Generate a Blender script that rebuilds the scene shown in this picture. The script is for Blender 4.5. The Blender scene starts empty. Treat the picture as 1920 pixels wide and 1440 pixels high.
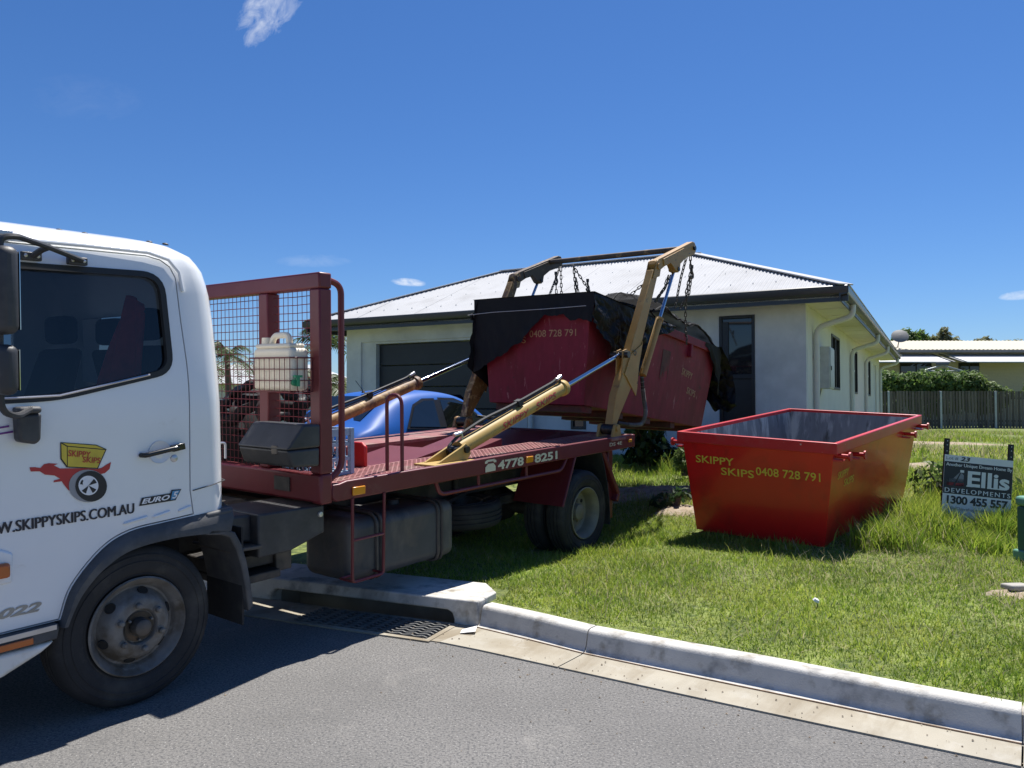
import bpy, bmesh, math, random
import numpy as np
from mathutils import Vector, Matrix
random.seed(7); np.random.seed(7)
R = math.radians
S = bpy.context.scene
COL = S.collection

# ---------------------------------------------------------------- camera
cam = bpy.data.cameras.new('camera'); camo = bpy.data.objects.new('camera', cam); COL.objects.link(camo)
cam.sensor_width = 36; cam.lens = 36*1442/1920; cam.clip_end = 3000; cam.clip_start = .05
camo.location = (0, 0, 1.52); camo.rotation_euler = (R(90)+math.atan(35/1442), 0, 0)
S.camera = camo
# ---------------------------------------------------------------- sky, sun, exposure
SUN_EL, SUN_AZ = 64.5, 27.0          # azimuth measured from +Y towards +X
w = bpy.data.worlds.new('World'); S.world = w; w.use_nodes = True
nt = w.node_tree; N = nt.nodes; L = nt.links; N.clear()
wo = N.new('ShaderNodeOutputWorld'); bg = N.new('ShaderNodeBackground'); bg.inputs['Strength'].default_value = .062
sky = N.new('ShaderNodeTexSky'); sky.sky_type = 'NISHITA'; sky.sun_disc = False
sky.sun_elevation = R(SUN_EL); sky.sun_rotation = R(SUN_AZ); sky.altitude = 0
sky.air_density = 1.0; sky.dust_density = .12; sky.ozone_density = 3.0
tc = N.new('ShaderNodeTexCoord')
def vm(op, a, b=None, c=None):
    n = N.new('ShaderNodeVectorMath'); n.operation = op
    for i, v in enumerate((a, b, c)):
        if v is None: continue
        if hasattr(v, 'links'): L.new(v, n.inputs[i])
        else: n.inputs[i].default_value = v
    return n.outputs['Value'] if op == 'DOT_PRODUCT' else n.outputs[0]
def mm(op, a, b=None, c=None, clamp=False):
    n = N.new('ShaderNodeMath'); n.operation = op; n.use_clamp = clamp
    for i, v in enumerate((a, b, c)):
        if v is None: continue
        if hasattr(v, 'links'): L.new(v, n.inputs[i])
        else: n.inputs[i].default_value = v
    return n.outputs[0]
def cloud(d0, tilt, a, b, scale, amount, seed, lo=.40):
    d = Vector(d0).normalized(); e1 = d.cross(Vector((0, 0, 1))).normalized(); e2 = e1.cross(d)
    f1 = e1*math.cos(tilt)+e2*math.sin(tilt); f2 = -e1*math.sin(tilt)+e2*math.cos(tilt)
    dirv = tc.outputs['Generated']
    u = mm('DIVIDE', vm('DOT_PRODUCT', dirv, tuple(f1)), a); v = mm('DIVIDE', vm('DOT_PRODUCT', dirv, tuple(f2)), b)
    fr = mm('GREATER_THAN', vm('DOT_PRODUCT', dirv, tuple(d)), 0.0)
    rr = mm('ADD', mm('MULTIPLY', u, u), mm('MULTIPLY', v, v))
    fall = mm('SUBTRACT', 1.0, rr, clamp=True)
    cx = N.new('ShaderNodeCombineXYZ'); L.new(mm('MULTIPLY', u, a*scale*.55), cx.inputs[0]); L.new(mm('MULTIPLY', v, b*scale), cx.inputs[1]); cx.inputs[2].default_value = seed
    no = N.new('ShaderNodeTexNoise'); no.inputs['Scale'].default_value = 1; no.inputs['Detail'].default_value = 7; no.inputs['Roughness'].default_value = .62; no.inputs['Distortion'].default_value = .5
    L.new(cx.outputs[0], no.inputs['Vector'])
    k = mm('MULTIPLY', mm('SUBTRACT', mm('MULTIPLY', no.outputs[0], mm('POWER', fall, .5)), lo*.72), 3.2, clamp=True)
    return mm('MULTIPLY', mm('MULTIPLY', k, fr), amount)
masks = [cloud((-.318, 1, .520), R(52), .066, .034, 66, .50, 3.1, .47),
         cloud((-.135, 1, .157), R(-4), .026, .006, 90, .62, 8.0, .3),
         cloud((-.255, 1, .185), R(3), .060, .010, 60, .10, 1.7, .38),
         cloud((-.56, 1, .40), R(10), .075, .030, 55, .025, 5.5, .45),
         cloud((.66, 1, .14), R(3), .020, .006, 80, .5, 2.5, .3)]
tot = masks[0]
for m_ in masks[1:]: tot = mm('ADD', tot, m_, clamp=True)
mixc = N.new('ShaderNodeMix'); mixc.data_type = 'RGBA'; L.new(tot, mixc.inputs[0])
hs = N.new('ShaderNodeHueSaturation'); hs.inputs['Saturation'].default_value = 1.08
tn = N.new('ShaderNodeMix'); tn.data_type = 'RGBA'; tn.blend_type = 'MULTIPLY'; tn.inputs[0].default_value = 1; tn.inputs[7].default_value = (.66, .83, 1.12, 1); L.new(sky.outputs[0], tn.inputs[6]); L.new(tn.outputs[2], hs.inputs['Color'])
L.new(hs.outputs[0], mixc.inputs[6]); mixc.inputs[7].default_value = (10.0, 10.4, 11.0, 1)
L.new(mixc.outputs[2], bg.inputs['Color']); L.new(bg.outputs[0], wo.inputs['Surface'])
sl = bpy.data.lights.new('sun', 'SUN'); sl.energy = 5.0; sl.angle = R(.53); sl.color = (1, .96, .90)
so = bpy.data.objects.new('sun', sl); COL.objects.link(so)
sd = Vector((math.sin(R(SUN_AZ))*math.cos(R(SUN_EL)), math.cos(R(SUN_AZ))*math.cos(R(SUN_EL)), math.sin(R(SUN_EL))))
so.rotation_euler = sd.to_track_quat('Z', 'Y').to_euler(); so.location = (0, 0, 20)
S.view_settings.view_transform = 'Standard'; S.view_settings.look = 'None'; S.view_settings.exposure = 0.67; S.view_settings.gamma = 1
S.view_settings.use_curve_mapping = False

# ---------------------------------------------------------------- materials
MATS = {}
def mat(name, col, rough=.6, metal=0., var=.12, scale=8., col2=None, c2scale=3., c2lo=.52, c2hi=.62, col3=None, c3scale=14., c3lo=.60, c3hi=.66,
        bump=0., bscale=60., coat=0., spec=.5, stretch=(1, 1, 1), r2=None):
    m = bpy.data.materials.new(name); m.use_nodes = True; t = m.node_tree; n = t.nodes; l = t.links
    p = n['Principled BSDF']; p.inputs['Roughness'].default_value = rough; p.inputs['Metallic'].default_value = metal
    p.inputs['Coat Weight'].default_value = coat; p.inputs['Coat Roughness'].default_value = .08; p.inputs['Specular IOR Level'].default_value = spec
    c = n.new('ShaderNodeTexCoord'); mp = n.new('ShaderNodeMapping'); mp.inputs['Scale'].default_value = stretch; l.new(c.outputs['Object'], mp.inputs[0])
    def noise(sc, det=5, w=0):
        q = n.new('ShaderNodeTexNoise'); q.inputs['Scale'].default_value = sc; q.inputs['Detail'].default_value = det; q.inputs['Roughness'].default_value = .6
        l.new(mp.outputs[0], q.inputs['Vector']); return q.outputs[0]
    def mix(f, a, b):
        q = n.new('ShaderNodeMix'); q.data_type = 'RGBA'; l.new(f, q.inputs[0])
        for i, v in ((6, a), (7, b)):
            if hasattr(v, 'links'): l.new(v, q.inputs[i])
            else: q.inputs[i].default_value = (*v, 1)
        return q.outputs[2]
    def step(f, lo, hi):
        q = n.new('ShaderNodeMapRange'); q.inputs[1].default_value = lo; q.inputs[2].default_value = hi; l.new(f, q.inputs[0]); return q.outputs[0]
    base = mix(step(noise(scale), .3, .7), tuple(max(0, x*(1-var)) for x in col), tuple(min(1, x*(1+var)) for x in col))
    if col2:
        f2 = step(noise(c2scale, 8), c2lo, c2hi); base = mix(f2, base, col2)
        if r2 is not None:
            q = n.new('ShaderNodeMapRange'); q.inputs[3].default_value = rough; q.inputs[4].default_value = r2; l.new(f2, q.inputs[0]); l.new(q.outputs[0], p.inputs['Roughness'])
    if col3: base = mix(step(noise(c3scale, 8), c3lo, c3hi), base, col3)
    l.new(base, p.inputs['Base Color'])
    if bump:
        b = n.new('ShaderNodeBump'); b.inputs['Strength'].default_value = bump; b.inputs['Distance'].default_value = .01
        l.new(noise(bscale, 6), b.inputs['Height']); l.new(b.outputs[0], p.inputs['Normal'])
    MATS[name] = m; return m
def glassmat(name, tint, ior=1.5, refl=1.0):
    m = bpy.data.materials.new(name); m.use_nodes = True; t = m.node_tree; n = t.nodes; l = t.links; n.clear()
    o = n.new('ShaderNodeOutputMaterial'); tr = n.new('ShaderNodeBsdfTransparent'); tr.inputs[0].default_value = (*tint, 1)
    g = n.new('ShaderNodeBsdfGlossy'); g.inputs['Roughness'].default_value = .01; g.inputs[0].default_value = (refl, refl, refl, 1)
    f = n.new('ShaderNodeFresnel'); f.inputs[0].default_value = ior; mx = n.new('ShaderNodeMixShader')
    l.new(f.outputs[0], mx.inputs[0]); l.new(tr.outputs[0], mx.inputs[1]); l.new(g.outputs[0], mx.inputs[2]); l.new(mx.outputs[0], o.inputs[0])
    MATS[name] = m; return m
mat('asphalt', (.192, .185, .175), .88, var=.22, scale=.55, col2=(.105, .104, .103), c2scale=75, c2lo=.48, c2hi=.60, col3=(.40, .39, .37), c3scale=95, c3lo=.60, c3hi=.67, bump=1.0, bscale=85, spec=.3)
def wear(name, stain, sc, lo, hi, amt, stretch=(1, 1, 1), rot=0.):      # stains and worn areas of an irregular shape over a finished material
    t = MATS[name].node_tree; n = t.nodes; l = t.links; p = n['Principled BSDF']; src = p.inputs['Base Color'].links[0].from_socket
    c = n.new('ShaderNodeTexCoord'); mp = n.new('ShaderNodeMapping'); mp.inputs['Scale'].default_value = stretch; mr_ = n.new('ShaderNodeMapping'); mr_.inputs['Rotation'].default_value = (0, 0, rot); l.new(c.outputs['Object'], mr_.inputs[0]); l.new(mr_.outputs[0], mp.inputs[0]); q = n.new('ShaderNodeTexNoise'); q.inputs['Scale'].default_value = sc; q.inputs['Detail'].default_value = 9; q.inputs['Roughness'].default_value = .65; q.inputs['Distortion'].default_value = .6; l.new(mp.outputs[0], q.inputs['Vector'])
    r = n.new('ShaderNodeMapRange'); r.inputs[1].default_value = lo; r.inputs[2].default_value = hi; r.inputs[4].default_value = amt; l.new(q.outputs[0], r.inputs[0]); x = n.new('ShaderNodeMix'); x.data_type = 'RGBA'; l.new(r.outputs[0], x.inputs[0]); l.new(src, x.inputs[6]); x.inputs[7].default_value = (*stain, 1); l.new(x.outputs[2], p.inputs['Base Color'])
wear('asphalt', (.30, .285, .26), 2.3, .60, .74, .55); wear('asphalt', (.10, .10, .10), .9, .60, .76, .5)
mat('concrete', (.36, .34, .30), .85, var=.10, scale=3, col2=(.30, .285, .25), c2scale=2.2, c2lo=.52, c2hi=.72, col3=(.20, .19, .175), c3scale=9, c3lo=.62, c3hi=.78, bump=.25, bscale=90)
mat('gutter_concrete', (.345, .315, .25), .85, var=.12, scale=2, col2=(.27, .23, .165), c2scale=1.6, c2lo=.46, c2hi=.66, col3=(.28, .25, .20), c3scale=22, c3lo=.66, c3hi=.76, bump=.2, bscale=120)
mat('kerb_concrete', (.56, .54, .495), .85, var=.12, scale=5, col2=(.20, .197, .19), c2scale=4.2, c2lo=.54, c2hi=.70, col3=(.26, .23, .18), c3scale=7, c3lo=.56, c3hi=.72, bump=.3, bscale=110)
wear('gutter_concrete', (.19, .15, .095), 1.0, .50, .66, .65, (3.2, .35, 1), .5946); wear('gutter_concrete', (.42, .40, .35), 5, .55, .70, .6); wear('kerb_concrete', (.13, .125, .12), 1.5, .56, .70, .6)
mat('silt', (.26, .17, .105), .95, var=.3, scale=30)
mat('soil', (.30, .235, .165), .95, var=.3, scale=9, col2=(.38, .33, .26), c2scale=20, c2lo=.5, c2hi=.7, bump=.8, bscale=40)
mat('lawn_ground', (.165, .20, .045), .95, var=.35, scale=2.5, col2=(.24, .205, .11), c2scale=.9, c2lo=.60, c2hi=.72, col3=(.055, .08, .018), c3scale=12, c3lo=.48, c3hi=.62, bump=.8, bscale=50)
mat('white_paint', (.80, .81, .81), .22, var=.02, scale=3, col2=(.62, .60, .55), c2scale=2.5, c2lo=.66, c2hi=.95, coat=.5)
wear('white_paint', (.46, .42, .35), 9, .64, .80, .35)
mat('white_dirty', (.74, .73, .69), .4, var=.06, scale=5, col2=(.48, .43, .34), c2scale=7, c2lo=.50, c2hi=.80, coat=.2)
mat('black_plastic', (.035, .036, .039), .5, var=.25, scale=6, col2=(.085, .082, .075), c2scale=5, c2lo=.50, c2hi=.8, bump=.08, bscale=200)
mat('black_gloss', (.012, .012, .013), .2, var=.1)
mat('flare_plastic', (.062, .064, .068), .6, var=.25, scale=9, col2=(.15, .14, .125), c2scale=6, c2lo=.52, c2hi=.85, bump=.1, bscale=180)
mat('rubber', (.020, .020, .021), .8, var=.25, scale=6, col2=(.062, .058, .05), c2scale=5, c2lo=.50, c2hi=.75, bump=.2, bscale=60)
mat('rubber_plain', (.02, .02, .02), .6)
mat('wheel_steel', (.19, .18, .165), .6, metal=.25, var=.2, scale=10, col2=(.10, .082, .06), c2scale=7, c2lo=.46, c2hi=.66, col3=(.30, .28, .25), c3scale=10, c3lo=.60, c3hi=.75)
mat('wheel_rear', (.19, .175, .13), .6, var=.15, scale=9, col2=(.24, .215, .16), c2scale=5, c2lo=.48, c2hi=.66)
mat('dark_steel', (.055, .05, .045), .6, var=.3, scale=8, col2=(.13, .105, .08), c2scale=4, c2lo=.48, c2hi=.7)
mat('chassis', (.035, .033, .03), .7, var=.3, scale=6, col2=(.12, .10, .075), c2scale=3, c2lo=.5, c2hi=.72)
mat('pit_dark', (.02, .019, .017), .9); mat('pit_wall', (.30, .27, .22), .9, var=.2, scale=4); mat('grate_steel', (.17, .17, .165), .6, metal=.3, var=.2, scale=9)
mat('tank_paint', (.045, .049, .055), .55, var=.2, scale=5, col2=(.15, .14, .12), c2scale=3.5, c2lo=.45, c2hi=.75, stretch=(1, 1, .5))
mat('maroon', (.135, .017, .022), .42, var=.12, scale=4, col2=(.13, .024, .03), c2scale=4, c2lo=.5, c2hi=.75, col3=(.27, .15, .13), c3scale=26, c3lo=.68, c3hi=.76, bump=.04, bscale=90)
mat('deck_red', (.25, .085, .08), .65, var=.2, scale=6, col2=(.27, .19, .15), c2scale=3.2, c2lo=.50, c2hi=.70, col3=(.20, .05, .05), c3scale=20, c3lo=.55, c3hi=.68, bump=.2, bscale=60)
mat('bright_red', (.50, .012, .014), .4, var=.08)
mat('arm_yellow', (.36, .195, .048), .48, var=.1, scale=5, col2=(.40, .26, .085), c2scale=4, c2lo=.5, c2hi=.75, col3=(.085, .05, .03), c3scale=11, c3lo=.665, c3hi=.68, bump=.06, bscale=80)
mat('cyl_yellow', (.44, .295, .09), .55, spec=.3, var=.06, scale=4, col2=(.36, .24, .085), c2scale=6, c2lo=.56, c2hi=.8)
mat('arm_rusty', (.35, .19, .06), .6, var=.2, scale=5, col2=(.13, .065, .035), c2scale=5, c2lo=.45, c2hi=.58, col3=(.50, .33, .14), c3scale=16, c3lo=.55, c3hi=.60, bump=.1, bscale=60)
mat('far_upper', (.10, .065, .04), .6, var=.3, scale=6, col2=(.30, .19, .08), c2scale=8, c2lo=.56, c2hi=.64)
mat('chrome', (.46, .49, .54), .06, metal=1.0, var=.03)
mat('grease', (.018, .014, .011), .35, var=.4, scale=20, col2=(.09, .05, .025), c2scale=9, c2lo=.54, c2hi=.66)
mat('bin_red', (.64, .008, .011), .34, var=.06, scale=2.2, col2=(.40, .010, .012), c2scale=3, c2lo=.5, c2hi=.8, col3=(.54, .18, .15), c3scale=40, c3lo=.735, c3hi=.78, coat=.35)
mat('bin_rim', (.54, .012, .016), .40, var=.08, scale=2.2, col2=(.46, .05, .05), c2scale=5, c2lo=.52, c2hi=.8, col3=(.55, .36, .33), c3scale=22, c3lo=.66, c3hi=.72, coat=.1)
mat('bin_inside', (.20, .205, .22), .55, metal=.2, var=.2, scale=5, col2=(.46, .46, .45), c2scale=3.2, c2lo=.5, c2hi=.60, col3=(.07, .068, .066), c3scale=5, c3lo=.57, c3hi=.68, stretch=(1.6, 1.6, .35))
mat('bin_old', (.21, .016, .034), .6, spec=.3, var=.18, scale=4, col2=(.16, .014, .024), c2scale=3.5, c2lo=.46, c2hi=.64, col3=(.36, .14, .14), c3scale=9, c3lo=.655, c3hi=.70, stretch=(1.5, 1.5, .45), bump=.05, bscale=70)
mat('bin_old_rust', (.10, .045, .035), .8, var=.3, scale=12, col2=(.18, .04, .035), c2scale=7, c2lo=.5, c2hi=.65)
mat('stencil_yellow', (.70, .50, .05), .6, var=.12, scale=20)
mat('stencil_faded', (.42, .25, .13), .7, var=.25, scale=30)
mat('cream_letter', (.66, .60, .44), .6, var=.06)
mat('red_letter', (.38, .025, .03), .5, var=.12)
mat('decal_black', (.012, .012, .018), .4)
mat('decal_navy', (.018, .018, .03), .4)
mat('decal_yellow', (.62, .47, .05), .4); mat('decal_red', (.44, .03, .03), .4); mat('decal_white', (.78, .78, .78), .4); mat('decal_grey', (.28, .28, .29), .4)
mat('decal_blue', (.08, .30, .52), .4); mat('decal_purple', (.15, .02, .22), .4); mat('decal_tan', (.36, .32, .26), .6)
mat('amber', (.72, .28, .012), .25, var=.05, coat=.4); mat('amber_dark', (.50, .12, .015), .3, var=.05, coat=.4)
mat('net_black', (.004, .004, .005), .85, var=.3, scale=12)
mat('plastic_sheet', (.006, .006, .007), .5, spec=.18, var=.3, scale=12, bump=.5, bscale=30)
mat('cream_plastic', (.74, .67, .53), .45, var=.05, scale=6, col2=(.42, .30, .17), c2scale=5, c2lo=.62, c2hi=.78)
mat('green_plastic', (.012, .22, .10), .4)
mat('crate_blue', (.30, .40, .52), .5, var=.1)
mat('cloth_red', (.80, .075, .04), .85, var=.2, scale=14)
mat('seat_grey', (.03, .03, .034), .85); mat('cab_inside', (.03, .03, .032), .8)
mat('car_blue', (.005, .085, .36), .5, var=.06, scale=3, spec=.25)
mat('car_glass', (.006, .008, .008), .03, var=.1, spec=.8); mat('car_trim', (.012, .012, .013), .4)
mat('silver', (.5, .5, .52), .35, metal=.8)
mat('render_wall', (.63, .63, .635), .9, var=.09, scale=2.2, col2=(.49, .49, .495), c2scale=1.0, c2lo=.44, c2hi=.66, bump=.12, bscale=45)
mat('wall_side', (.68, .665, .635), .9, var=.05, scale=1.6, bump=.1, bscale=45)
mat('soffit', (.72, .68, .60), .8, var=.03)
mat('roof_white', (.46, .465, .47), .75, spec=.15, metal=.0, var=.05, scale=.7, col2=(.36, .36, .36), c2scale=1.6, c2lo=.5, c2hi=.8)
mat('fascia', (.030, .032, .036), .4, var=.1, coat=.2); mat('gutter_lit_edge', (.16, .16, .165), .3, metal=.4)
mat('downpipe', (.62, .62, .60), .5, var=.04)
mat('frame_dark', (.018, .019, .022), .4); mat('pane', (.012, .014, .017), .04, spec=.8, var=.1)
mat('garage_door', (.017, .020, .026), .5, var=.15, scale=3, bump=.2, bscale=30)
mat('meter_grey', (.47, .49, .49), .4)
mat('paling', (.125, .108, .092), .9, var=.3, scale=2.5, col2=(.075, .066, .058), c2scale=7, c2lo=.5, c2hi=.68, stretch=(3, 3, .4))
mat('paling2', (.165, .145, .125), .9, var=.3, scale=2.5, col2=(.10, .09, .08), c2scale=7, c2lo=.5, c2hi=.68, stretch=(3, 3, .4))
mat('paling3', (.09, .08, .07), .9, var=.3, scale=2.5, col2=(.14, .11, .085), c2scale=7, c2lo=.5, c2hi=.68, stretch=(3, 3, .4))
mat('galv', (.42, .45, .46), .5, metal=.3, var=.08)
mat('nb_roof', (.40, .355, .25), .6, var=.05); mat('nb_wall', (.66, .58, .43), .85, var=.05); mat('nb_trim', (.17, .17, .17), .6); mat('awning', (.55, .55, .54), .6)
mat('leaf', (.12, .20, .045), .6, var=.35, scale=5, col2=(.16, .22, .06), c2scale=9, c2lo=.5, c2hi=.7)
mat('leaf_light', (.13, .20, .05), .6, var=.35, scale=5, col2=(.20, .22, .10), c2scale=9, c2lo=.5, c2hi=.7)
mat('leaf_dark', (.03, .065, .022), .55, var=.35, scale=6)
mat('leaf_olive', (.22, .225, .11), .7, var=.35, scale=2)
mat('palm_leaf', (.07, .105, .03), .5, var=.4, scale=2, col2=(.15, .15, .06), c2scale=1.5, c2lo=.52, c2hi=.7)
mat('bark', (.14, .11, .085), .9, var=.25, scale=6)
mat('grass_a', (.27, .355, .042), .6, var=.30, scale=1.5); mat('grass_b', (.40, .44, .085), .6, var=.25, scale=2); mat('grass_c', (.15, .245, .026), .6, var=.3, scale=2); mat('grass_straw', (.42, .38, .22), .7, var=.2, scale=3)
mat('sign_white', (.72, .73, .71), .5, var=.03, scale=5); mat('sign_black', (.016, .018, .022), .45); mat('sign_red', (.40, .05, .06), .5); mat('sign_grey', (.22, .23, .25), .5); mat('stake', (.018, .017, .016), .6)
mat('pillar_green', (.035, .115, .085), .5, var=.08); mat('pillar_lid', (.13, .30, .22), .5)
mat('paper', (.80, .79, .76), .8)
glassmat('cab_glass', (.33, .38, .44))
for k_ in ('leaf', 'leaf_light', 'leaf_dark', 'leaf_olive', 'palm_leaf', 'grass_a', 'grass_b', 'grass_c', 'grass_straw'):   # thin leaves let light through
    t = MATS[k_].node_tree; n = t.nodes; p = n['Principled BSDF']; src = p.inputs['Base Color'].links[0].from_socket; tl_ = n.new('ShaderNodeBsdfTranslucent'); mx = n.new('ShaderNodeMixShader'); mx.inputs[0].default_value = .50
    t.links.new(src, tl_.inputs[0]); t.links.new(p.outputs[0], mx.inputs[1]); t.links.new(tl_.outputs[0], mx.inputs[2]); t.links.new(mx.outputs[0], n['Material Output'].inputs[0])

def lighten_net(name):
    m = bpy.data.materials.new(name); m.use_nodes = True; t = m.node_tree; n = t.nodes; l = t.links; p = n['Principled BSDF']
    p.inputs['Base Color'].default_value = (.005, .005, .006, 1); p.inputs['Roughness'].default_value = .9; p.inputs['Specular IOR Level'].default_value = .1
    o = n['Material Output']; tr = n.new('ShaderNodeBsdfTransparent'); mx = n.new('ShaderNodeMixShader')
    c = n.new('ShaderNodeTexCoord'); q = n.new('ShaderNodeTexNoise'); q.inputs['Scale'].default_value = 3; l.new(c.outputs['Object'], q.inputs['Vector'])
    r = n.new('ShaderNodeMapRange'); r.inputs[1].default_value = .35; r.inputs[2].default_value = .65; r.inputs[3].default_value = .68; r.inputs[4].default_value = .9; l.new(q.outputs[0], r.inputs[0])
    l.new(r.outputs[0], mx.inputs[0]); l.new(tr.outputs[0], mx.inputs[1]); l.new(p.outputs[0], mx.inputs[2]); l.new(mx.outputs[0], o.inputs[0]); MATS[name] = m
lighten_net('net_sheer')
wear('bin_red', (.62, .20, .17), 24, .70, .76, .6, (1, 1, .25)); wear('bin_red', (.22, .008, .008), 3, .60, .75, .5, (1, 1, .3)); wear('maroon', (.19, .10, .075), 6, .62, .74, .45); wear('tank_paint', (.13, .10, .07), 2.2, .55, .75, .5); wear('bin_old', (.34, .15, .16), 16, .62, .70, .55, (1.6, 1.6, .18)); wear('bin_old', (.06, .025, .022), 5, .64, .70, .8); wear('arm_yellow', (.16, .085, .04), 7, .62, .70, .7)

# ---------------------------------------------------------------- mesh helpers
def V(*a): return Vector(a)
class MB:
    def __init__(s): s.v = []; s.f = []
    def add(s, vs, fs):
        o = len(s.v); s.v += [tuple(p) for p in vs]; s.f += [tuple(i+o for i in f) for f in fs]; return s
    def box(s, x0, x1, y0, y1, z0, z1):
        vs = [(x, y, z) for z in (z0, z1) for y in (y0, y1) for x in (x0, x1)]
        return s.add(vs, [(0, 2, 3, 1), (4, 5, 7, 6), (0, 1, 5, 4), (2, 6, 7, 3), (0, 4, 6, 2), (1, 3, 7, 5)])
    def beam(s, p0, p1, w, h, up=(0, 0, 1), w1=None, h1=None):
        p0 = Vector(p0); p1 = Vector(p1); d = (p1-p0).normalized(); a = d.cross(Vector(up)).normalized(); b = a.cross(d)
        w1 = w1 or w; h1 = h1 or h; vs = []
        for p, ww, hh in ((p0, w, h), (p1, w1, h1)):
            for sa, sb in ((-1, -1), (1, -1), (1, 1), (-1, 1)): vs.append(p+a*ww/2*sa+b*hh/2*sb)
        return s.add(vs, [(3, 2, 1, 0), (4, 5, 6, 7)]+[(i, (i+1) % 4, 4+(i+1) % 4, 4+i) for i in range(4)])
    def prism(s, poly, a, b, ax='y'):
        n = len(poly)
        def P(q, c): return (q[0], c, q[1]) if ax == 'y' else ((c, q[0], q[1]) if ax == 'x' else (q[0], q[1], c))
        vs = [P(q, a) for q in poly]+[P(q, b) for q in poly]
        return s.add(vs, [tuple(range(n))[::-1], tuple(range(n, 2*n))]+[(i, (i+1) % n, n+(i+1) % n, n+i) for i in range(n)])
    def tube(s, pts, r, n=8, closed=False, cap=True):
        pts = [Vector(p) for p in pts]; m = len(pts); vs = []; fs = []; prev = None
        rs = r if isinstance(r, (list, tuple)) else [r]*m
        for i in range(m):
            a = pts[(i-1) % m] if (closed or i > 0) else pts[0]; b = pts[(i+1) % m] if (closed or i < m-1) else pts[-1]
            d = (b-a).normalized()
            if prev is None:
                u = d.cross(V(0, 0, 1)); u = u if u.length > .05 else d.cross(V(1, 0, 0))
            else: u = prev-d*prev.dot(d)
            u.normalize(); prev = u; q = d.cross(u)
            for k in range(n):
                t = 2*math.pi*k/n; vs.append(pts[i]+(u*math.cos(t)+q*math.sin(t))*rs[i])
        for i in range(m if closed else m-1):
            j = (i+1) % m
            for k in range(n): fs.append((i*n+k, i*n+(k+1) % n, j*n+(k+1) % n, j*n+k))
        if not closed and cap: fs.append(tuple(range(n))[::-1]); fs.append(tuple((m-1)*n+k for k in range(n)))
        return s.add(vs, fs)
    def lathe(s, prof, c=(0, 0, 0), axis=(0, 1, 0), n=40, close=False):
        ax = Vector(axis).normalized(); u = ax.cross(V(0, 0, 1)); u = u if u.length > .05 else ax.cross(V(1, 0, 0)); u.normalize(); q = ax.cross(u); c = Vector(c)
        m = len(prof); vs = []; fs = []
        for k in range(n):
            t = 2*math.pi*k/n; d = u*math.cos(t)+q*math.sin(t)
            for (r, h) in prof: vs.append(c+d*r+ax*h)
        for k in range(n):
            k2 = (k+1) % n
            for i in range(m if close else m-1):
                i2 = (i+1) % m; fs.append((k*m+i, k2*m+i, k2*m+i2, k*m+i2))
        return s.add(vs, fs)
    def cyl(s, p0, p1, r, n=14, r1=None):
        return s.tube([p0, p1], [r, r1 or r], n)
    def grid(s, fn, nu, nv):
        vs = [fn(i/nu, j/nv) for j in range(nv+1) for i in range(nu+1)]
        return s.add(vs, [(j*(nu+1)+i, j*(nu+1)+i+1, (j+1)*(nu+1)+i+1, (j+1)*(nu+1)+i) for j in range(nv) for i in range(nu)])
    def mesh(s, name, smooth=35, fixn=True):
        me = bpy.data.meshes.new(name); me.from_pydata(s.v, [], s.f); me.update()
        if fixn:
            bm = bmesh.new(); bm.from_mesh(me); bmesh.ops.recalc_face_normals(bm, faces=bm.faces); bm.to_mesh(me); bm.free()
        if smooth:
            me.polygons.foreach_set('use_smooth', [True]*len(me.polygons)); me.set_sharp_from_angle(angle=R(smooth))
        return me
    def build(s, name, m, parent=None, smooth=35, bevel=0., seg=2, fixn=True, at=None, mw=None):
        me = s.mesh(name, smooth, fixn); return link(name, me, m, parent, bevel, seg, at, mw)
def link(name, me, m, parent=None, bevel=0., seg=2, at=None, mw=None):
    if m: me.materials.clear(); me.materials.append(MATS[m])
    o = bpy.data.objects.new(name, me); COL.objects.link(o)
    if parent is not None: o.parent = parent
    if at is not None: o.location = at
    if mw is not None: o.matrix_world = mw
    if bevel:
        b = o.modifiers.new('bevel', 'BEVEL'); b.width = bevel; b.segments = seg; b.limit_method = 'ANGLE'; b.angle_limit = R(40)
    return o
def tag(o, label, cat, group=None):
    o['label'] = label; o['category'] = cat
    if group: o['group'] = group
    return o
def thing(name, label, cat, loc=(0, 0, 0), rotz=0, group=None, mw=None):
    o = bpy.data.objects.new(name, None); COL.objects.link(o); o.empty_display_size = .2
    if mw is not None: o.matrix_world = mw
    else: o.location = loc; o.rotation_euler = (0, 0, rotz)
    return tag(o, label, cat, group)
def struct(o): o['kind'] = 'structure'; return o
def stuff(o): o['kind'] = 'stuff'; return o
_tc = {}
def text2d(body, bold=0., shear=0., spacing=1.0):
    key = (body, bold, shear, spacing)
    if key in _tc: return _tc[key]
    c = bpy.data.curves.new('t', 'FONT'); c.body = body; c.size = 1; c.offset = bold; c.shear = shear; c.space_character = spacing; c.resolution_u = 3
    o = bpy.data.objects.new('t', c); COL.objects.link(o); bpy.context.view_layer.update()
    dg = bpy.context.evaluated_depsgraph_get(); me = bpy.data.meshes.new_from_object(o.evaluated_get(dg))
    vs = np.array([v.co[:2] for v in me.vertices]); fs = [tuple(p.vertices) for p in me.polygons]
    bpy.data.objects.remove(o); bpy.data.curves.remove(c); bpy.data.meshes.remove(me)
    mn = vs.min(0); mx = vs.max(0); vs = (vs-mn)/(mx-mn)
    _tc[key] = (vs, fs); return _tc[key]
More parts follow.
